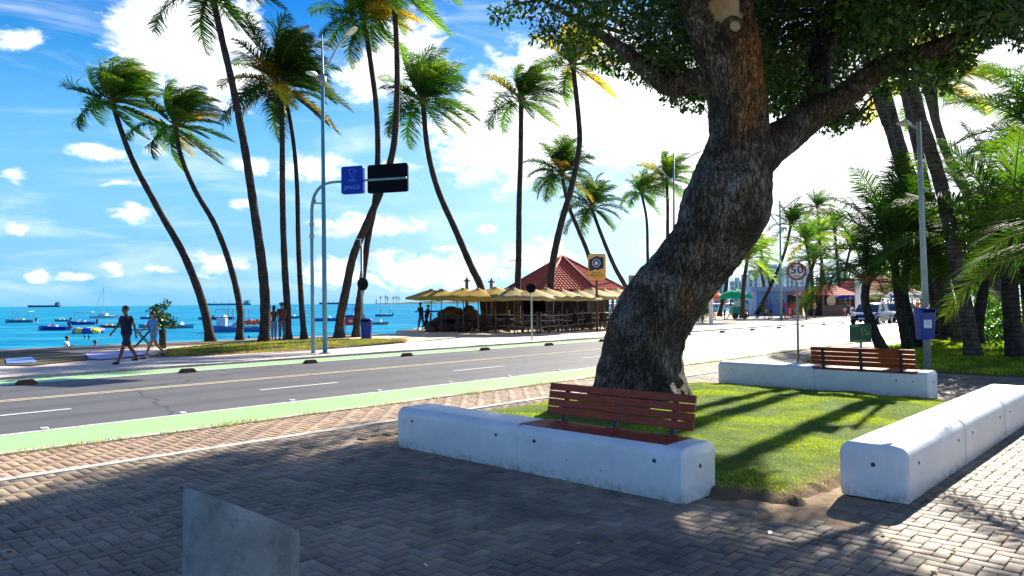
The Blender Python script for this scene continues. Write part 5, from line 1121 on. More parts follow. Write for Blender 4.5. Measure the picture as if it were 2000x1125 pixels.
# terrace umbrellas
m_umb = leafmat('yellow_canvas', .30, .7, (1.3, 1.2, .6), .2)
def umb_mesh(R_=1.55, z0=2.05, z1=2.62, col=(.62, .47, .09), valance=True):
    V = []; F = []; T = []; n = 8; rng_ = np.random.default_rng(5)
    rings = [(0.02, z1 + .0), (.10, z1 + .03), (.14, z1 - .03), (R_ * .35, z1 - .16), (R_ * .7, z1 - .36), (R_, z0)]
    for (r, z) in rings:
        for k in range(n * 2):
            a = math.pi * k / n; m_ = 1.0 if k % 2 == 0 else .93; V.append((r * m_ * math.cos(a), r * m_ * math.sin(a), z - (0 if k % 2 == 0 else .05 * r)))
    for k in range(n * 2): a = math.pi * k / n; m_ = 1.0 if k % 2 == 0 else .93; V.append((R_ * m_ * math.cos(a), R_ * m_ * math.sin(a), z0 - .13 - (0 if k % 2 == 0 else .04)))
    N = n * 2
    for i in range(len(rings)):
        for k in range(N): F.append((i * N + k, i * N + (k + 1) % N, (i + 1) * N + (k + 1) % N, (i + 1) * N + k))
    return np.array(V), np.array(F), np.tile(np.array([col]), (len(V), 1))
def umbrella(label, loc, col=(.62, .47, .09), R_=1.55, z0=2.05, z1=2.62, group='yellow umbrellas round the restaurant', name='sun_umbrella', mm=None):
    r1 = thing(name, label, 'umbrella', tuple(loc), random.Random(label).uniform(0, .7), group); V, F, T = umb_mesh(R_, z0, z1, col); mk_np('canopy', V, F, mm or m_umb, r1, tint=T)
    mk('pole', MB().tube([(0, 0, 0), (0, 0, z1)], .03, 6), m_rw, r1, smooth=True); mb = MB()
    for k in range(8): a = 2 * math.pi * k / 8; mb.tube([(0, 0, z1 - .35), (R_ * .55 * math.cos(a), R_ * .55 * math.sin(a), z1 - .31)], .012, 4)
    mk('ribs', mb, m_grey, r1); return r1
UM = [(842, 47, 'leftmost yellow umbrella, reaching out toward the sea'), (862, 43.5, 'second yellow umbrella from the left end'), (893, 46.5, 'yellow umbrella in the back row, just left of the curved palm'), (905, 42.5, 'yellow umbrella right below the first short wooden pole'), (934, 41.2, 'yellow umbrella at the foot of the curved palm'), (950, 45, 'yellow umbrella behind the curved palm trunk'), (968, 41.6, 'yellow umbrella left of the straight palm'), (990, 45.5, 'back-row yellow umbrella beside the straight palm'), (1004, 40.6, 'yellow umbrella in front of the straight palm'), (1040, 40.3, 'yellow umbrella directly behind the round dark sign'),
      (1068, 41.8, 'yellow umbrella crossed by the bending palm trunk'), (1098, 42.6, 'yellow umbrella below the roof peak'), (1128, 43.6, 'yellow umbrella left of the tall sign post'), (1156, 44.6, 'yellow umbrella under the tall orange sign'), (1180, 45.8, 'yellow umbrella right of the tall orange sign'), (1205, 47.5, 'rightmost yellow umbrella beside the big trunk')]
for (u, Y_, lab) in UM:
    q = P(u, 600, Y_); q.z = 0; col = (.50, .33, .05) if u < 1000 else (.48, .37, .15); hz = random.Random(u).uniform(-.12, .10)
    umbrella(lab, q, col, 1.65 + hz, 2.0 + hz, 2.5 + hz)
for (u, v, lab) in ((912, 545, 'short wooden mast with a crosspiece above the umbrellas, left of two'), (960, 547, 'short wooden mast with a crosspiece above the umbrellas, right of two')):
    q = P(u, 600, 47); q.z = 0; z = P(u, v, 47).z; o = mk('wooden_mast', MB().tube([(0, 0, 0), (0, 0, z)], .10, 8).box((0, 0, z - .12), (.42, .09, .09)).tube([(0, 0, z), (.02, 0, z + .12)], .05, 6), m_rw, smooth=False); o.location = q; tag(o, lab, 'mast', 'wooden masts above the terrace')
# rustic fence, one run each side of its corner
def fence(label, a, b_, n):
    a, b_ = Vector(a), Vector(b_); r1 = thing('wooden_fence', label, 'fence', tuple(a), 0, 'rustic fences of the restaurant', local=False); rg_ = random.Random(int(a.x * 10))
    ps = [a.lerp(b_, i / n) for i in range(n + 1)]
    for q in ps: mk('post', MB().tube([q + Vector((0, 0, -.1)), q + Vector((rg_.uniform(-.03, .03), 0, 1.22 + rg_.uniform(-.05, .08)))], [.07, .055], 7), m_rw, r1, smooth=True)
    for z in (.35, .65, .98):
        pt = [q + Vector((0, 0, z + rg_.uniform(-.05, .05))) for q in ps]; mk('rail', MB().tube(crom(pt, 2), .045, 6), mat((.26, .22, .19), .8, var=.3), r1, smooth=True)
    return r1
fa, fb, fc_ = G(872, 644), G(1050, 651), G(1205, 638)
fence('rustic dark wooden rail fence along the left front of the restaurant', fa, fb, 7); fence('rustic wooden rail fence along the right front of the restaurant', fb + Vector((.15, .05, 0)), fc_, 10)
# low dark counter, tables and chairs on the terrace, seen only as dark shapes
m_ch = mat((.02, .012, .01), .6, var=.2)
def chair0():
    r1 = thing('terrace_chair', 'x', 'chair', (0, 0, 0), 0, 'dark wooden terrace chairs'); mk('seat', MB().rbox((0, 0, .44), (.44, .44, .05), .03), m_ch, r1); mk('backrest', MB().rbox((-.2, 0, .75), (.04, .42, .5), .05, axis='X'), m_ch, r1)
    for x in (-.18, .18):
        for y in (-.18, .18): mk('leg', MB().tube([(x, y, 0), (x, y, .43)], .022, 6), m_ch, r1)
    return r1
def table0():
    r1 = thing('terrace_table', 'x', 'table', (0, 0, 0), 0, 'dark wooden terrace tables'); mk('tabletop', MB().rbox((0, 0, .74), (1.2, .8, .05), .03), m_ch, r1)
    for x in (-.5, .5):
        for y in (-.3, .3): mk('leg', MB().tube([(x, y, 0), (x, y, .72)], .03, 6), m_ch, r1)
    return r1
t0 = table0(); c0 = chair0(); first = True
TP = [(875, 44.6, 'below the leftmost umbrellas'), (905, 44.2, 'below the left wooden mast'), (930, 43.0, 'left of the curved palm base'), (965, 43.3, 'right of the curved palm base'), (990, 42.4, 'left of the straight palm base'), (1025, 42.1, 'just left of the round dark sign'), (1060, 43.2, 'left of the bending palm base'), (1090, 43.9, 'below the roof peak'), (1120, 45., 'left of the tall sign post'), (1150, 46, 'below the tall orange sign'), (1178, 47.3, 'right of the tall sign post')]
for i, (u, Y_, wh) in enumerate(TP):
    q = P(u, 600, Y_); q.z = .0; lab = 'dark terrace table behind the rail fence, ' + wh
    if i == 0: t0.location = q; t0.rotation_euler = (0, 0, .3); t0['label'] = lab
    else: copy_tree(t0, q, .3 + i * .2, lab)
    for j, (dx, rz) in enumerate(((-.85, 0), (.85, math.pi))):
        cq = q + Vector((dx, -.1, 0)); lab2 = ('left' if j == 0 else 'right') + ' dark chair of the terrace table ' + wh
        if first: c0.location = cq; c0['label'] = lab2; first = False
        else: copy_tree(c0, cq, rz + i * .15, lab2)
# rocks at the sea end of the terrace
mrk = mat((.06, .05, .045), .9, var=.4, vscale=3, bump=.6, bscale=9, name='dark_rock'); RK = []
for i, (u, v, Y_, r) in enumerate([(846, 640, 45, .55), (858, 628, 45.6, .5), (870, 640, 44.6, .6), (885, 622, 45.5, .6), (868, 615, 46, .45), (905, 635, 44.2, .6), (895, 612, 46, .5), (920, 618, 45, .55), (880, 606, 47, .4), (842, 646, 44, .35), (935, 630, 44.4, .5), (915, 606, 46.2, .4)]):
    q = P(u, v, Y_); bm = bmesh.new(); bmesh.ops.create_icosphere(bm, subdivisions=3, radius=r)
    for v_ in bm.verts: v_.co *= 1 + .35 * mn.noise(v_.co * 1.6 + Vector((i * 7, 0, 0))); v_.co.z *= .75
    me = bpy.data.meshes.new('rock'); bm.to_mesh(me); bm.free(); o = link('boulder', me, mrk); o.location = q
    tag(o, 'dark boulder of the pile left of the restaurant, ' + ['lowest at the seaward tip', 'second layer near the tip', 'bottom row near the fence end', 'large one in the middle layer', 'upper one nearest the sea', 'bottom row behind the first fence bay', 'top layer in the middle', 'top layer toward the restaurant', 'highest one at the back', 'small one lying farthest left', 'nearest to the curved palm base', 'topmost next to the umbrellas poles'][i], 'rock', 'boulders beside the terrace')
# tall orange sign
q = P(1166, 600, 43.0); q.z = 0; r1 = thing('restaurant_sign', 'tall orange and navy sign board on a dark post above the umbrellas', 'sign', tuple(q), -.0, None); zc = P(1164, 522, 43).z
mk('post', MB().tube([(0, 0, 0), (0, 0, zc - .7)], .07, 8), mat((.10, .02, .02), .6), r1)
m_or = mat((.85, .42, .08), .5, var=.05, name='orange_sign'); m_nv = mat((.01, .025, .09), .5, var=.05); sb = mk('board', MB().rbox((0, 0, zc), (.98, .16, 1.5), .10, n=5, axis='Y'), m_or, r1, bevel=.02)
mk('dark_edge', MB().rbox((.015, .05, zc), (1.02, .10, 1.54), .11, n=5, axis='Y'), m_nv, r1)
pan = [(-.44, -.22), (-.25, -.20), (-.12, -.13), (-.05, -.10), (.03, -.19), (.2, -.12), (.40, -.06), (.40, .55), (.25, .60), (.16, .56), (.06, .66), (-.04, .62), (-.2, .55), (-.44, .44)]
mb = MB().prism(pan, -.006, .006); mb.rot(UPR); mb.v = [(x, y - .086, z + zc) for x, y, z in mb.v]; mk('navy_panel', mb, m_nv, sb)
wh = mat((.72, .76, .80), .5, var=.02)
rg = MB().lathe([(.235, -.004), (.235, .004), (.205, .004), (.205, -.004), (.235, -.004)], n=32, cap=False).rot(UPR); rg.v = [(x - .02, y - .095, z + zc + .24) for x, y, z in rg.v]
rg.sphere((-.02, -.095, zc + .27), .085, 12, (1, .15, .9)); rg.box((-.02, -.095, zc + .19), (.09, .02, .05)); rg.tube([(-.14, -.095, zc + .14), (.10, -.095, zc + .2)], .014, 5).tube([(.10, -.095, zc + .14), (-.14, -.095, zc + .2)], .014, 5)
for sx_ in (-.035, .035): pass
mk('emblem', rg, wh, sb); mk('emblem_eyes', MB().sphere((-.05, (RD + .008), zc + .27), .02, 8).sphere((.012, (RD + .008), zc + .27), .02, 8), m_nv, sb)
dk = mat((.05, .02, .02), .5)
letters('BAR DO', .15, (0, -.084, zc - .33), dk, sb); letters('PIRATA', .235, (0, -.084, zc - .49), dk, sb, depth=.006); letters('RESTAURANTE', .085, (0, -.084, zc - .63), mat((.45, .08, .03), .5), sb)
# second small sign near the trunk
q = P(1236, 600, 46); q.z = 0; r1 = thing('small_sign', 'small brown board on a post half hidden by the big trunk', 'sign', tuple(q), 0); z = P(1236, 552, 46).z; mk('post', MB().tube([(0, 0, 0), (0, 0, z)], .05, 6), m_rw, r1); mk('board', MB().rbox((0, -.06, z), (.5, .06, .9), .04, axis='Y'), mat((.32, .20, .12), .6), r1)
# ---------------------------------------------------------------- boats
def hull(L, B, H, bow=.35, sheer=.25):
    secs = []; n = 12
    for i in range(n + 1):
        t = i / n; x = -L / 2 + L * t; w = B / 2 * (1 - max(0, (t - (1 - bow)) / bow) ** 1.8) * (.85 + .15 * min(1, t * 6)); w = max(w, .015); z1 = H * (1 + sheer * max(0, t - .4) ** 1.5 * 2)
        secs.append([(x + (L * .04 * 0), -w, z1), (x, -w * .9, H * .35), (x, -w * .5, -.15), (x, w * .5, -.15), (x, w * .9, H * .35), (x, w, z1), (x, w * .86, z1 - .02), (x, w * .8, z1 - H * .35), (x, -w * .8, z1 - H * .35), (x, -w * .86, z1 - .02)])
    return MB().loft(secs)
def boat(u, v, wpx, label, hc, canopy=None, dirx=-1, rz=None, extra=None, H=.55, Bk=.32, name='motor_boat', cat='boat', group='boats moored off the beach', stripe=None):
    q = G(u, v, SEA); L = wpx / FPX * q.y; rz = rz if rz is not None else (math.pi if dirx < 0 else 0) + random.Random(label).uniform(-.25, .25)
    r1 = thing(name, label, cat, tuple(q), rz, group); hh = H * (L / 6) ** .5
    mk('hull', hull(L, L * Bk, hh), mat(hc, .35, var=.08, coat=.3), r1, smooth=True, sharp=35)
    if stripe: mk('stripe', MB().tube([(-L * .48, s_ * L * Bk * .44, hh * .86) for s_ in (1,)] + [(L * .1, L * Bk * .51, hh * .9)], .05, 5).tube([(-L * .48, -L * Bk * .44, hh * .86), (L * .1, -L * Bk * .51, hh * .9)], .05, 5), mat(stripe, .4), r1)
    mk('outboard_motor', MB().rbox((-L * .52, 0, hh + .15), (.3, .32, .5), .08).box((-L * .52, 0, hh - .3), (.12, .12, .7)), mat((.03, .03, .035), .4), r1, bevel=.03)
    mk('windscreen', MB().add([(L * .12, -L * Bk * .3, hh), (L * .12, L * Bk * .3, hh), (L * .06, L * Bk * .26, hh + .4), (L * .06, -L * Bk * .26, hh + .4)], [(0, 1, 2, 3)]).box((-L * .05, 0, hh + .02), (L * .12, L * Bk * .3, .35)), mat((.55, .62, .66), .2), r1)
    if canopy:
        cz = hh + 1.55; mk('canopy', MB().rbox((-L * .08, 0, cz), (L * .58, L * Bk * .85, .10), .15), mat(canopy, .6), r1, bevel=.03)
        for x in (-L * .34, L * .18):
            for y in (-1, 1): mk('canopy_pole', MB().tube([(x, y * L * Bk * .36, hh * .8), (x, y * L * Bk * .36, cz)], .03, 5), m_grey, r1)
    if extra: extra(r1, L, hh, Bk)
    return r1
blu = (.01, .06, .38); boat(40, 630, 60, 'small white-roofed boat at the far left of the bay', (.10, .28, .42), (.6, .65, .62), -1)
boat(105, 645, 70, 'dark blue covered speedboat left of the round float', (.01, .04, .36), None, -1)
boat(160, 634, 56, 'blue boat with pale canopy behind the round float', (.01, .08, .42), (.55, .62, .66), -1, stripe=(.7, .7, .7))
boat(122, 628, 34, 'low white boat behind the dark blue speedboat', (.12, .35, .45), None, -1)
boat(215, 640, 52, 'brown wooden fishing boat reaching behind the walking man', (.16, .07, .05), None, -1, H=.4)
boat(292, 623, 34, 'blue boat with a light top seen left of the shrub', (.02, .14, .42), (.5, .6, .62), -1); boat(290, 640, 46, 'pale blue boat just behind the walking woman', (.10, .25, .50), None, -1)
boat(352, 641, 52, 'long pale boat right of the shrub', (.12, .24, .42), None, 1); boat(402, 624, 30, 'distant small blue boat left of the tour boat', (.02, .10, .35), None, -1)
def tour(r1, L, hh, Bk):
    mk('cabin', MB().rbox((L * .3, 0, hh + .45), (L * .16, L * Bk * .55, .9), .1), mat((.55, .6, .7), .4), r1, bevel=.03)
    mk('upper_canopy', MB().rbox((-L * .12, 0, hh + 1.9), (L * .62, L * Bk * .9, .12), .2), mat((.62, .70, .68), .6), r1)
    for x in (-L * .4, -L * .12, L * .16):
        for y in (-1, 1): mk('canopy_pole', MB().tube([(x, y * L * Bk * .4, hh * .8), (x, y * L * Bk * .4, hh + 1.9)], .035, 5), m_grey, r1)
    for i in range(7): mk('life_jacket_stack', MB().rbox((-L * .36 + i * L * .07, -L * Bk * .34, hh + .35 + .12 * (i % 2)), (L * .062, .35, .55), .08), mat((.75, .13, .03), .6, var=.3, vscale=6), r1, bevel=.04)
    mk('railing', MB().tube([(-L * .45, -L * Bk * .46, hh + .15), (L * .3, -L * Bk * .46, hh + .25)], .05, 5), mat((.6, .65, .75), .4), r1)
boat(468, 648, 112, 'large blue and white tour boat with orange life jackets behind the beach palms', (.05, .22, .55), None, -1, rz=math.pi, extra=tour, H=.6, Bk=.26, name='tour_boat', stripe=(.65, .7, .8))
boat(437, 624, 44, 'tall-sterned purple boat behind the tour boat', (.05, .05, .30), (.10, .12, .40), 1); boat(572, 622, 40, 'small white-topped boat between two palm trunks', (.04, .18, .45), (.5, .6, .62), 1)
boat(640, 627, 56, 'blue boat behind the two tall poles', (.03, .12, .5), None, 1)
def deck2(r1, L, hh, Bk):
    mk('upper_deck', MB().rbox((0, 0, hh + 1.3), (L * .7, L * Bk * .9, .12), .1), mat((.03, .12, .5), .4), r1)
    for x in (-L * .3, 0, L * .3):
        for y in (-1, 1): mk('deck_post', MB().tube([(x, y * L * Bk * .4, hh * .8), (x, y * L * Bk * .4, hh + 2.3)], .05, 5), mat((.04, .15, .5), .4), r1)
    mk('roof', MB().rbox((0, 0, hh + 2.35), (L * .62, L * Bk * .9, .1), .1), mat((.06, .22, .6), .4), r1)
boat(690, 620, 46, 'double-decked blue boat between the crossing palm trunks', (.02, .10, .5), None, 1, extra=deck2, name='tour_boat')
boat(750, 618, 34, 'small white boat right of the sign pole on the open water', (.10, .22, .35), (.5, .6, .6), -1); boat(742, 634, 34, 'low grey boat close to shore right of the blue bin', (.20, .25, .25), None, 1); boat(845, 610, 36, 'blue boat seen behind the leftmost umbrella poles', (.02, .15, .5), (.03, .2, .5), 1)
q = G(700, 650, SEA); q = P(690, 640, 42); q.z = -.6
r1 = thing('banner_stand', 'red banner stand on the sand between the palm pair and bin', 'banner', tuple(q), 0); zt = P(690, 628, 42).z + .6
mk('banner', MB().rbox((.1, 0, zt), (1.25, .05, .42), .03, axis='Y'), mat((.65, .03, .02), .6), r1)
for x in (-.45, .65): mk('leg', MB().tube([(x, 0, -.6), (x, 0, zt)], .03, 6), mat((.6, .65, .7), .5), r1)
mk('lettering', MB().rbox((-.15, -.03, zt + .03), (.22, .01, .16), .02, axis='Y').rbox((.2, -.03, zt + .03), (.28, .01, .12), .02, axis='Y'), mat((.75, .72, .7), .5), r1)
# round inflatable float
q = G(173, 651, SEA); Lf = 50 / FPX * q.y; r1 = thing('inflatable_trampoline', 'round blue and yellow inflatable water trampoline near the shore', 'float', tuple(q), .4)
rf_ = Lf / 2; th_ = .38
for k in range(10):
    pts = [(rf_ * math.cos(a) * .86, rf_ * math.sin(a) * .86, .25) for a in [2 * math.pi * (k + t / 6) / 10 for t in range(7)]]
    mk('tube_segment', MB().tube(pts, th_, 12), mat((.01, .05, .4) if k % 2 else (.75, .62, .10), .35, var=.03), r1, smooth=True)
mk('bed', MB().lathe([(rf_ * .8, .35), (rf_ * .8, .38)], n=24), mat((.1, .1, .12), .6), r1)
# catamaran
q = G(205, 621, SEA); r1 = thing('sailing_catamaran', 'moored white catamaran with a bare tall mast', 'sailing boat', tuple(q), .1, None); Lc = 48 / FPX * q.y; mtop = P(203, 561, q.y).z - SEA
for y in (-1.3, 1.3): mm_ = hull(Lc, .8, .5); mm_.v = [(x, yy + y, z) for x, yy, z in mm_.v]; mk('hull', mm_, mat((.45, .55, .6), .3), r1, smooth=True, sharp=35)
mk('deck', MB().rbox((0, 0, .55), (Lc * .6, 3.0, .12), .2), mat((.5, .6, .62), .5), r1); mk('cabin', MB().rbox((-.4, 0, .85), (Lc * .3, 1.8, .6), .3), mat((.45, .58, .62), .4), r1)
mk('mast', MB().tube([(-.3, 0, .5), (-.25, 0, mtop)], .07, 6), mat((.5, .52, .5), .5), r1); mk('boom', MB().tube([(-.3, 0, 1.4), (Lc * .4, 0, 1.5)], .06, 6), mat((.5, .52, .5), .5), r1)
mk('stay', MB().tube([(-Lc * .46, 0, .5), (-Lc * .25, 0, mtop * .55), (-.25, 0, mtop)], .05, 5), m_grey, r1)
# ships on the horizon
def ship(u, v, Y_, Lpx, label, kind, col=(.02, .06, .16)):
    q = P(u, v, Y_); q.z = SEA; L = Lpx / FPX * Y_; r1 = thing('cargo_ship', label, 'ship', tuple(q), 0., 'ships on the horizon'); h = 3.6 / FPX * Y_; W_ = L * .13
    secs = [[(x, -w, 0), (x, w, 0), (x + dx, w, h * zz), (x + dx, -w, h * zz)] for x, w, dx, zz in ((-L / 2, W_ * .1, -L * .02, 1.25), (-L * .44, W_ * .4, 0, 1.1), (-L * .36, W_ / 2, 0, 1), (L * .45, W_ / 2, 0, 1), (L / 2, W_ * .4, 0, 1))]
    mk('hull', MB().loft(secs), mat(col, .6), r1)
    mk('superstructure', MB().box((L * .40, 0, h * 1.6), (L * .10, W_ * .9, h * 1.3)).box((L * .40, 0, h * 2.45), (L * .05, W_ * .7, h * .5)), mat(tuple(min(1, c_ * 1.5 + .06) for c_ in col), .6), r1)
    mk('funnel', MB().box((L * .455, 0, h * 2.2), (L * .025, W_ * .3, h * 1.3)), mat(col, .6), r1)
    if kind == 'crane':
        for k in range(5): x = -L * .36 + k * L * .17; mk('crane', MB().box((x, 0, h * 1.7), (L * .008, L * .008, h * 1.6)).box((x + L * .03, 0, h * 1.5), (L * .06, L * .006, h * .12)), mat(col, .6), r1)
ship(87, 598, 3600, 63, 'dark blue tanker on the horizon at the far left', 'tank'); ship(449, 596.5, 6000, 86, 'long pale cargo ship with cranes on the horizon behind the tall palms', 'crane', (.06, .22, .32)); ship(556, 595.5, 6500, 22, 'small ship on the horizon beside a palm trunk', 'tank', (.08, .24, .34)); ship(652, 594.5, 5500, 56, 'cargo ship on the horizon beside the blue lamp pole', 'crane', (.03, .14, .26))
# island with palms and lighthouse
q0, q1_ = P(735, 594, 2500), P(1010, 592, 2500); mb = MB(); n = 40; up_ = []
for i in range(n + 1): t = i / n; x = q0.x + (q1_.x - q0.x) * t; hgt = (3 + 9 * min(1, t * 2.2) * (.6 + .5 * mn.noise(Vector((t * 9, 0, 0))))) * 1.15; up_.append((x, hgt))
secs = [[(x, 2500 + y * 60, SEA + (h_ if abs(y) < .6 else -2)) for y in (-1, -.5, .5, 1)] for x, h_ in up_]
struct('headland', MB().loft(secs, close=False, cap=False), mat((.05, .13, .13), .9, var=.4, vscale=.02))
for i, (u, h_) in enumerate(((743, 20), (753, 22), (757, 17), (768, 18), (774, 20), (779, 16))):
    q = P(u, 592, 2450); q.z = 0; rng = np.random.default_rng(i); r1 = thing('island_palm', 'tiny palm on the far headland, %s from the left' % words[i], 'palm tree', tuple(q), 0, 'palms on the headland'); mk('trunk', MB().tube([(0, 0, -3), (0, 0, h_)], .8, 5), mat((.03, .08, .09), .9), r1)
    V, F, T = fronds(rng, 10, 9, .3, [(.02, .08, .07)], 0, 10, lw=.16, ll=.35); crown_mesh('crown', V + np.array((0, 0, h_)), F, T, r1)
q = P(735, 594, 2300); q.z = SEA; r1 = thing('lighthouse', 'tiny pale lighthouse at the left tip of the headland', 'lighthouse', tuple(q)); mk('tower', MB().lathe([(2.2, 0), (1.5, 14)], n=12), mat((.35, .45, .45), .7), r1); mk('lantern', MB().lathe([(1.8, 14), (1.2, 14.4), (1.2, 16.5), (.2, 18)], n=12), mat((.25, .35, .35), .6), r1)
# ---------------------------------------------------------------- far side, right: kiosks, carts, cars, towers
m_tw = []
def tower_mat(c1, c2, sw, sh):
    m, b, p = newmat('haze_tinted_facade'); tc = b.n('ShaderNodeTexCoord'); br_ = b.n('ShaderNodeTexBrick'); st = b.n('ShaderNodeMapping'); st.inputs['Rotation'].default_value = (math.pi / 2, 0, 0)
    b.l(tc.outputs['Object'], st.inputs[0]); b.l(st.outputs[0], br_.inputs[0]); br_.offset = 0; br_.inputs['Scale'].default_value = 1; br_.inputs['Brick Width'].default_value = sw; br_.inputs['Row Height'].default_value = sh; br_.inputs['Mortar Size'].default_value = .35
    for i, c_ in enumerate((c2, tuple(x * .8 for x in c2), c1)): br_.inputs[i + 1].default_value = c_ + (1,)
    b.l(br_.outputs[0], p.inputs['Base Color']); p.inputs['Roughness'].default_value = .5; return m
TW = [(1210, 574, 12, .40), (1229, 572, 10, .4), (1408, 545, 26, .5), (1438, 552, 22, .5), (1466, 540, 30, .5), (1505, 528, 44, .55), (1546, 524, 26, .5), (1575, 532, 24, .45), (1612, 545, 28, .5), (1640, 528, 24, .5), (1668, 540, 26, .5), (1700, 548, 26, .5)]
wd_ = ['the far left one behind the restaurant roof', 'the second one behind the restaurant', 'right beside the shade tree trunk', 'low one next to the trunk side tower', 'left of the widest one', 'the widest one, over the blue kiosk', 'tall slim one left of the speed sign', 'directly behind the speed sign', 'low one right of the speed sign', 'tall one over the small red kiosk', 'right of the tall one over the red kiosk', 'the far right one behind the palms']
for i, (u, vt, wpx, kk) in enumerate(TW):  # facades, roofs and balconies tinted pale blue in place of distance haze
    Y_ = 420 + 30 * (i % 4); q = P(u, 590, Y_); q.z = 0; wm = wpx / FPX * Y_; hm = P(u, vt, Y_).z; r1 = thing('tower_block', 'distant apartment tower tinted pale blue for haze, ' + wd_[i], 'building', tuple(q), 0, 'distant apartment towers')
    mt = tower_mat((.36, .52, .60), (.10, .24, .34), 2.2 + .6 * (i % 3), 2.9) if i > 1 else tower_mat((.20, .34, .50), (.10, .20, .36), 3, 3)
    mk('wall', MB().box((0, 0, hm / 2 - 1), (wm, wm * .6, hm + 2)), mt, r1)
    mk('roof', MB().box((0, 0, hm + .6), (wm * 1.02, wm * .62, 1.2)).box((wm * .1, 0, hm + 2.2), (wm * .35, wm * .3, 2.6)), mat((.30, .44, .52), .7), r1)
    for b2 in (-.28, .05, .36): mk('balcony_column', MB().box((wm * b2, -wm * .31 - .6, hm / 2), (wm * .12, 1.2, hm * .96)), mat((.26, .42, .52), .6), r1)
# blue kiosk
q = G(1530, 617); q = P(1522, 616, 82); q.z = 0; sx_ = 82 / FPX; r1 = thing('blue_kiosk', 'long pale blue flat-roofed beach kiosk left of the speed sign', 'kiosk', tuple(q), 0)
kb = mat((.16, .32, .62), .7, var=.1, name='blue_wall'); Hh = 2.65
mk('wall', MB().box((-.8, 1.4, Hh / 2), (3.4, 2.8, Hh)), kb, r1); mk('roof', MB().rbox((-.1, 1.2, Hh + .25), (6.4, 3.8, .5), .05), mat((.20, .36, .60), .6), r1, bevel=.03)
mk('rear_wall', MB().box((2.0, 2.3, Hh / 2), (2.2, .9, Hh)), mat((.45, .42, .42), .7), r1); mk('shutter', MB().box((1.9, 1.82, 1.5), (1.7, .06, 1.5)), m_dark, r1)
for x in (-3.1, 2.9): mk('column', MB().tube([(x, -.5, 0), (x, -.5, Hh)], .08, 8), mat((.5, .5, .52), .6), r1)
mk('door', MB().box((-1.3, -.02, 1.0), (.85, .05, 2.0)), mat((.10, .22, .5), .6), r1); mk('counter', MB().rbox((2.0, 1.2, .55), (2.0, .5, 1.1), .04), mat((.3, .1, .06), .6), r1)
def red_kiosk(u, vb, Y_, w, h, hr, label):
    q = P(u, 600, Y_); q.z = 0; r1 = thing('red_roofed_kiosk', label, 'kiosk', tuple(q), .3, 'red-roofed beach kiosks'); a = w / 2
    mb = MB(); rows = 7
    for i in range(rows):
        k1, k2 = a * (1 - i / rows), max(.02, a * (1 - (i + 1) / rows) - .03); mb.loft([[(-k1, -k1, h + hr * i / rows), (k1, -k1, h + hr * i / rows), (k1, k1, h + hr * i / rows), (-k1, k1, h + hr * i / rows)], [(-k2, -k2, h + hr * (i + 1) / rows), (k2, -k2, h + hr * (i + 1) / rows), (k2, k2, h + hr * (i + 1) / rows), (-k2, k2, h + hr * (i + 1) / rows)]])
    mk('roof', mb, m_tile, r1); w2 = a * .72
    for x, y in ((-w2, -w2), (w2, -w2), (w2, w2), (-w2, w2)): mk('post', MB().tube([(x, y, 0), (x, y, h)], .1, 8), m_rw, r1)
    mk('wall', MB().box((0, w2 * .6, h / 2), (w2 * 1.7, .15, h)).box((-w2 * .9, 0, h / 2), (.15, w2 * 1.4, h)), m_dw, r1); mk('counter', MB().box((0, -w2 * .8, .55), (w2 * 1.8, .4, 1.1)), mat((.07, .05, .045), .7), r1)
    mk('menu_panel', MB().tube([(-.0, -w2 * .5, 1.55), (0, -w2 * .5 - .04, 1.55)], .55, 16), mat((.5, .48, .42), .6), r1); return r1
red_kiosk(1612, 611, 78, 4.6, 2.15, 1.45, 'small open kiosk with a red tiled pyramid roof right of the speed sign'); red_kiosk(1698, 605, 92, 7.6, 2.5, 2.9, 'larger red-roofed kiosk behind the parked-looking blue car'); red_kiosk(1650, 603, 100, 5.5, 2.3, 2.0, 'red-roofed kiosk between the small and the large one')
# green cart with umbrella
q = G(1441, 623); r1 = thing('vendor_cart', 'green street vendor cart standing on the far pavement', 'cart', tuple(q), 0); gm_ = mat((.01, .22, .13), .5, var=.1)
mk('body', MB().rbox((0, 0, .75), (1.15, .8, .75), .06), gm_, r1, bevel=.02); mk('counter', MB().rbox((0, 0, 1.15), (1.3, .9, .06), .05), mat((.5, .55, .5), .5), r1); mk('glass_case', MB().box((0.1, 0, 1.42), (.7, .6, .45)), mat((.5, .6, .6), .2), r1)
for x in (-.35, .5): mk('wheel', MB().tube([(x, -.45, .28), (x, -.38, .28)], .28, 16), m_dark, r1)
umbrella('green umbrella shading the vendor cart', q + Vector((-.1, .3, 0)), (.01, .42, .24), 1.55, 2.0, 2.75, None)
for (u, Y_, lab, col, Rr) in [(1400, 78, 'red-orange umbrella beside the shade tree trunk', (.7, .13, .06), 1.3), (1572, 84, 'blue umbrella between the two kiosks', (.02, .06, .5), 1.2), (1660, 80, 'tall folded-out blue umbrella right of the small kiosk', (.02, .06, .55), 1.5), (1735, 85, 'blue umbrella in front of the large red roof', (.03, .08, .6), 1.7), (1712, 82, 'cream umbrella in front of the large red roof', (.7, .65, .55), 1.5), (1772, 88, 'light blue umbrella right of the dark palm', (.15, .35, .65), 1.9), (1790, 80, 'pale umbrella just left of the lamp post', (.6, .66, .72), 1.6), (1641, 84, 'white umbrella between the red roofs', (.75, .72, .66), 1.4), (1478, 90, 'white umbrella in the gap before the blue kiosk', (.75, .75, .78), 1.5), (1816, 95, 'small blue umbrella right of the lamp post', (.05, .2, .6), 1.6)]:
    q = P(u, 600, Y_); q.z = 0; umbrella(lab, q, col, Rr, 1.95, 2.55, 'market umbrellas by the far kiosks')
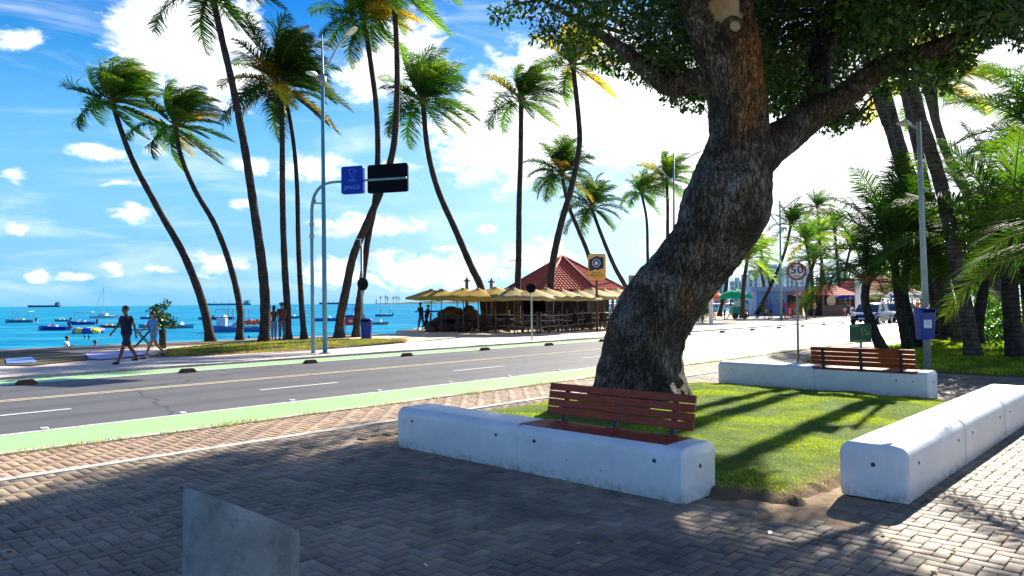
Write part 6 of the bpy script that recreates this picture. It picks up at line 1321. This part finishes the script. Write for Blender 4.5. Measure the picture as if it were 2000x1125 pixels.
PPL = [(1415, 66, 'person in white by the far parasols', (.7, .7, .7)), (1459, 68, 'person in pale shirt right of the green cart', (.55, .62, .68)), (1428, 69, 'person in dark shirt left of the green cart', (.04, .04, .05)), (1505, 66, 'person in blue shirt and light shorts before the blue kiosk', (.05, .12, .6)), (1497, 67, 'person in purple before the blue kiosk', (.2, .08, .3)), (1530, 68, 'person in maroon by the blue kiosk door', (.4, .05, .12)), (1545, 70, 'person in red left of the speed sign post', (.55, .06, .05)), (1552, 71, 'person in orange behind the speed sign post', (.6, .15, .05)),
       (1575, 64, 'person in black walking right of the speed sign post', (.015, .015, .02)), (1590, 70, 'person in yellow-red by the small red kiosk', (.6, .3, .08)), (1650, 72, 'person in dark clothes right of the small red kiosk', (.05, .06, .08)), (1725, 70, 'person in pink shirt near the cream umbrella', (.75, .35, .5)), (1735, 71, 'person in lilac near the blue umbrella', (.55, .4, .65)), (1745, 72, 'person in white and pink by the dark palm', (.75, .6, .65)), (1781, 74, 'person in bright red left of the lamp post', (.7, .05, .03)), (1793, 73, 'person in orange-red beside the lamp post', (.75, .16, .05)), (1830, 76, 'person in grey far right of the lamp post', (.5, .5, .52))]
for i, (u, Y_, lab, col) in enumerate(PPL):
    q = P(u, 600, Y_); q.z = 0; person(q, i * 1.3, 1.6 + .15 * (i % 3) * .6, dict(hip=(10 * (i % 3), -8 * (i % 3)), knee=(3, 8), arm=(-10, 25), elbow=(30, 60)), lab, top=col, bottom=[(.05, .06, .1), (.4, .35, .3), (.02, .02, .03)][i % 3], group='people by the far kiosks')
m_pl = mat((.65, .05, .04), .5)
def pchair(u, Y_, col, lab):
    q = P(u, 600, Y_); q.z = 0; r1 = thing('plastic_chair', lab, 'chair', tuple(q), u * .7, 'plastic chairs by the far kiosks'); mm_ = mat(col, .45)
    mk('seat', MB().rbox((0, 0, .43), (.48, .46, .04), .06), mm_, r1); mk('backrest', MB().rbox((-.23, 0, .72), (.04, .46, .55), .1, axis='X'), mm_, r1)
    for x in (-.2, .2):
        for y in (-.19, .19): mk('leg', MB().tube([(x, y, 0), (x * .9, y * .9, .42)], .03, 5), mm_, r1)
for (u, Y_, c_, l) in [(1538, 66, (.65, .05, .04), 'red plastic chair at the blue kiosk'), (1560, 68, (.65, .05, .04), 'red plastic chair behind the speed sign post'), (1715, 66, (.75, .55, .6), 'pink plastic chair left of the dark palm'), (1728, 65, (.78, .7, .74), 'whitish plastic chair left of the dark palm'), (1776, 68, (.7, .06, .04), 'red plastic chair right of the dark palm'), (1786, 66, (.75, .1, .05), 'bright red plastic chair nearest the lamp post'), (1668, 68, (.6, .6, .62), 'grey plastic chair right of the small red kiosk')]: pchair(u, Y_, c_, l)
# white totem and tyre heap beyond
q = P(1678, 600, 72); q.z = 0; o = mk('white_totem', MB().rbox((0, 0, 1.9), (.75, .2, 3.8), .04), mat((.8, .8, .82), .5), bevel=.02); o.location = q; tag(o, 'tall white advertising panel behind the young palm', 'panel')
# cars
def car(loc, rz, label, col, group='cars on the road'):
    r1 = thing('parked_car' if False else 'car', label, 'car', tuple(loc), rz, group); pm = mat(col, .25, .2, var=.02, coat=.6, name='car_paint'); gl = mat((.02, .03, .04), .08, spec=.8, name='car_glass')
    prof = [(-2.05, .35, .55, .84), (-2.0, .25, .82, .88), (-1.5, .2, .92, .90), (-.6, .2, .94, .90), (.8, .2, .92, .90), (1.5, .22, .82, .88), (1.95, .28, .68, .82), (2.1, .38, .55, .70)]
    secs = []
    for x, z0, z1, w in prof: secs.append([(x, -w * .93, z0), (x, -w, z0 + .2), (x, -w * .98, z1 - .12), (x, -w * .86, z1), (x, w * .86, z1), (x, w * .98, z1 - .12), (x, w, z0 + .2), (x, w * .93, z0)])
    bd = mk('body', MB().loft(secs), pm, r1, smooth=True, sharp=30)
    cab = [(-1.75, .86, .87, .74), (-1.3, 1.30, .9, .66), (-.9, 1.44, .9, .62), (.1, 1.47, .9, .61), (.55, 1.36, .9, .64), (1.15, .88, .87, .76)]
    secs = [[(x, -w - .1 * (zt - zb) / .55 - .02, zb), (x, -w, zt - .03), (x, -w * .8, zt), (x, w * .8, zt), (x, w, zt - .03), (x, w + .1 * (zt - zb) / .55 + .02, zb)] for x, zt, zb, w in cab]
    mk('windows', MB().loft(secs), gl, r1, smooth=True, sharp=30)
    secs = [[(x, -w, z), (x, -w * .9, z + .04), (x, w * .9, z + .04), (x, w, z)] for x, z, w in ((-1.28, 1.29, .6), (-.9, 1.43, .6), (.1, 1.46, .59), (.5, 1.37, .58))]
    mk('roof', MB().loft(secs), pm, r1, smooth=True, sharp=40)
    for x in (-1.3, 1.32):
        for s_ in (-1, 1):
            w = mk('wheel', MB().tube([(x, s_ * .72, .31), (x, s_ * .91, .31)], .31, 20), m_dark, r1); mk('rim', MB().tube([(x, s_ * .90, .31), (x, s_ * .925, .31)], .19, 12), mat((.5, .5, .52), .3, .6), w)
    for s_ in (-1, 1):
        mk('headlight', MB().rbox((2.0, s_ * .58, .63), (.16, .34, .13), .03, axis='X'), mat((.8, .82, .85), .1), r1, bevel=.02); mk('door_mirror', MB().rbox((.85, s_ * .98, .98), (.12, .2, .14), .03), pm, r1, bevel=.02)
        mk('tail_light', MB().rbox((-2.02, s_ * .62, .72), (.06, .3, .14), .03, axis='X'), mat((.5, .02, .02), .2), r1)
        mk('pillar', MB().tube([(1.1, s_ * .76, .89), (.52, s_ * .63, 1.39)], .03, 5), pm, r1); mk('pillar', MB().tube([(-.3, s_ * .78, .92), (-.3, s_ * .61, 1.46)], .03, 5), pm, r1)
    mk('grille', MB().rbox((2.1, 0, .5), (.04, .8, .14), .03, axis='X'), m_navy, r1); mk('number_plate', MB().box((2.125, 0, .42), (.02, .42, .12)), mat((.7, .7, .72), .5), r1)
    return r1
_, pc = SP(G(1684, 634, RD)); q = G(1684, 634, RD); car(q + Vector((DX, DY, 0)) * 2.0, RZ + math.pi, 'dark blue car driving toward the camera in the far lane', (.01, .02, .10))
q = G(1706, 631, RD); car(q + Vector((DX, DY, 0)) * 3.6 + Vector((DY, -DX, 0)) * .8, RZ + math.pi, 'silver car beside the dark blue car, partly hidden by the young palm', (.28, .28, .27))

# fallen leaves and litter on the paving
rng = np.random.default_rng(77); n = 520; S_ = rng.uniform(-1, 9, n); Q_ = rng.uniform(.2, 8.6, n); ok = sdf(LAWN, S_, Q_) < -.02; S_, Q_ = S_[ok], Q_[ok]; n = len(S_)
a = rng.uniform(0, 6.28, n); l = rng.uniform(.015, .04, n); c = np.stack([S_ * DX - Q_ * DY, S_ * DY + Q_ * DX, np.full(n, .008)], 1); d = np.stack([np.cos(a), np.sin(a), rng.normal(0, .15, n)], 1) * l[:, None]; e = np.stack([-np.sin(a), np.cos(a), rng.normal(0, .3, n)], 1) * l[:, None] * .42
V = np.stack([c - d, c + e + [0, 0, .006], c + d + [0, 0, .004], c - e], 1).reshape(-1, 3); pal = np.array([(.30, .20, .07), (.14, .08, .03), (.10, .14, .03), (.55, .50, .38)]); T = np.repeat(pal[rng.choice(4, n, p=[.35, .3, .2, .15])], 4, 0)
tag(mk_np('fallen_leaves', V, np.arange(n * 4).reshape(-1, 4), leafm, tint=T), 'small dry leaves and litter scattered over the shaded paving', 'fallen leaves', kind='stuff')
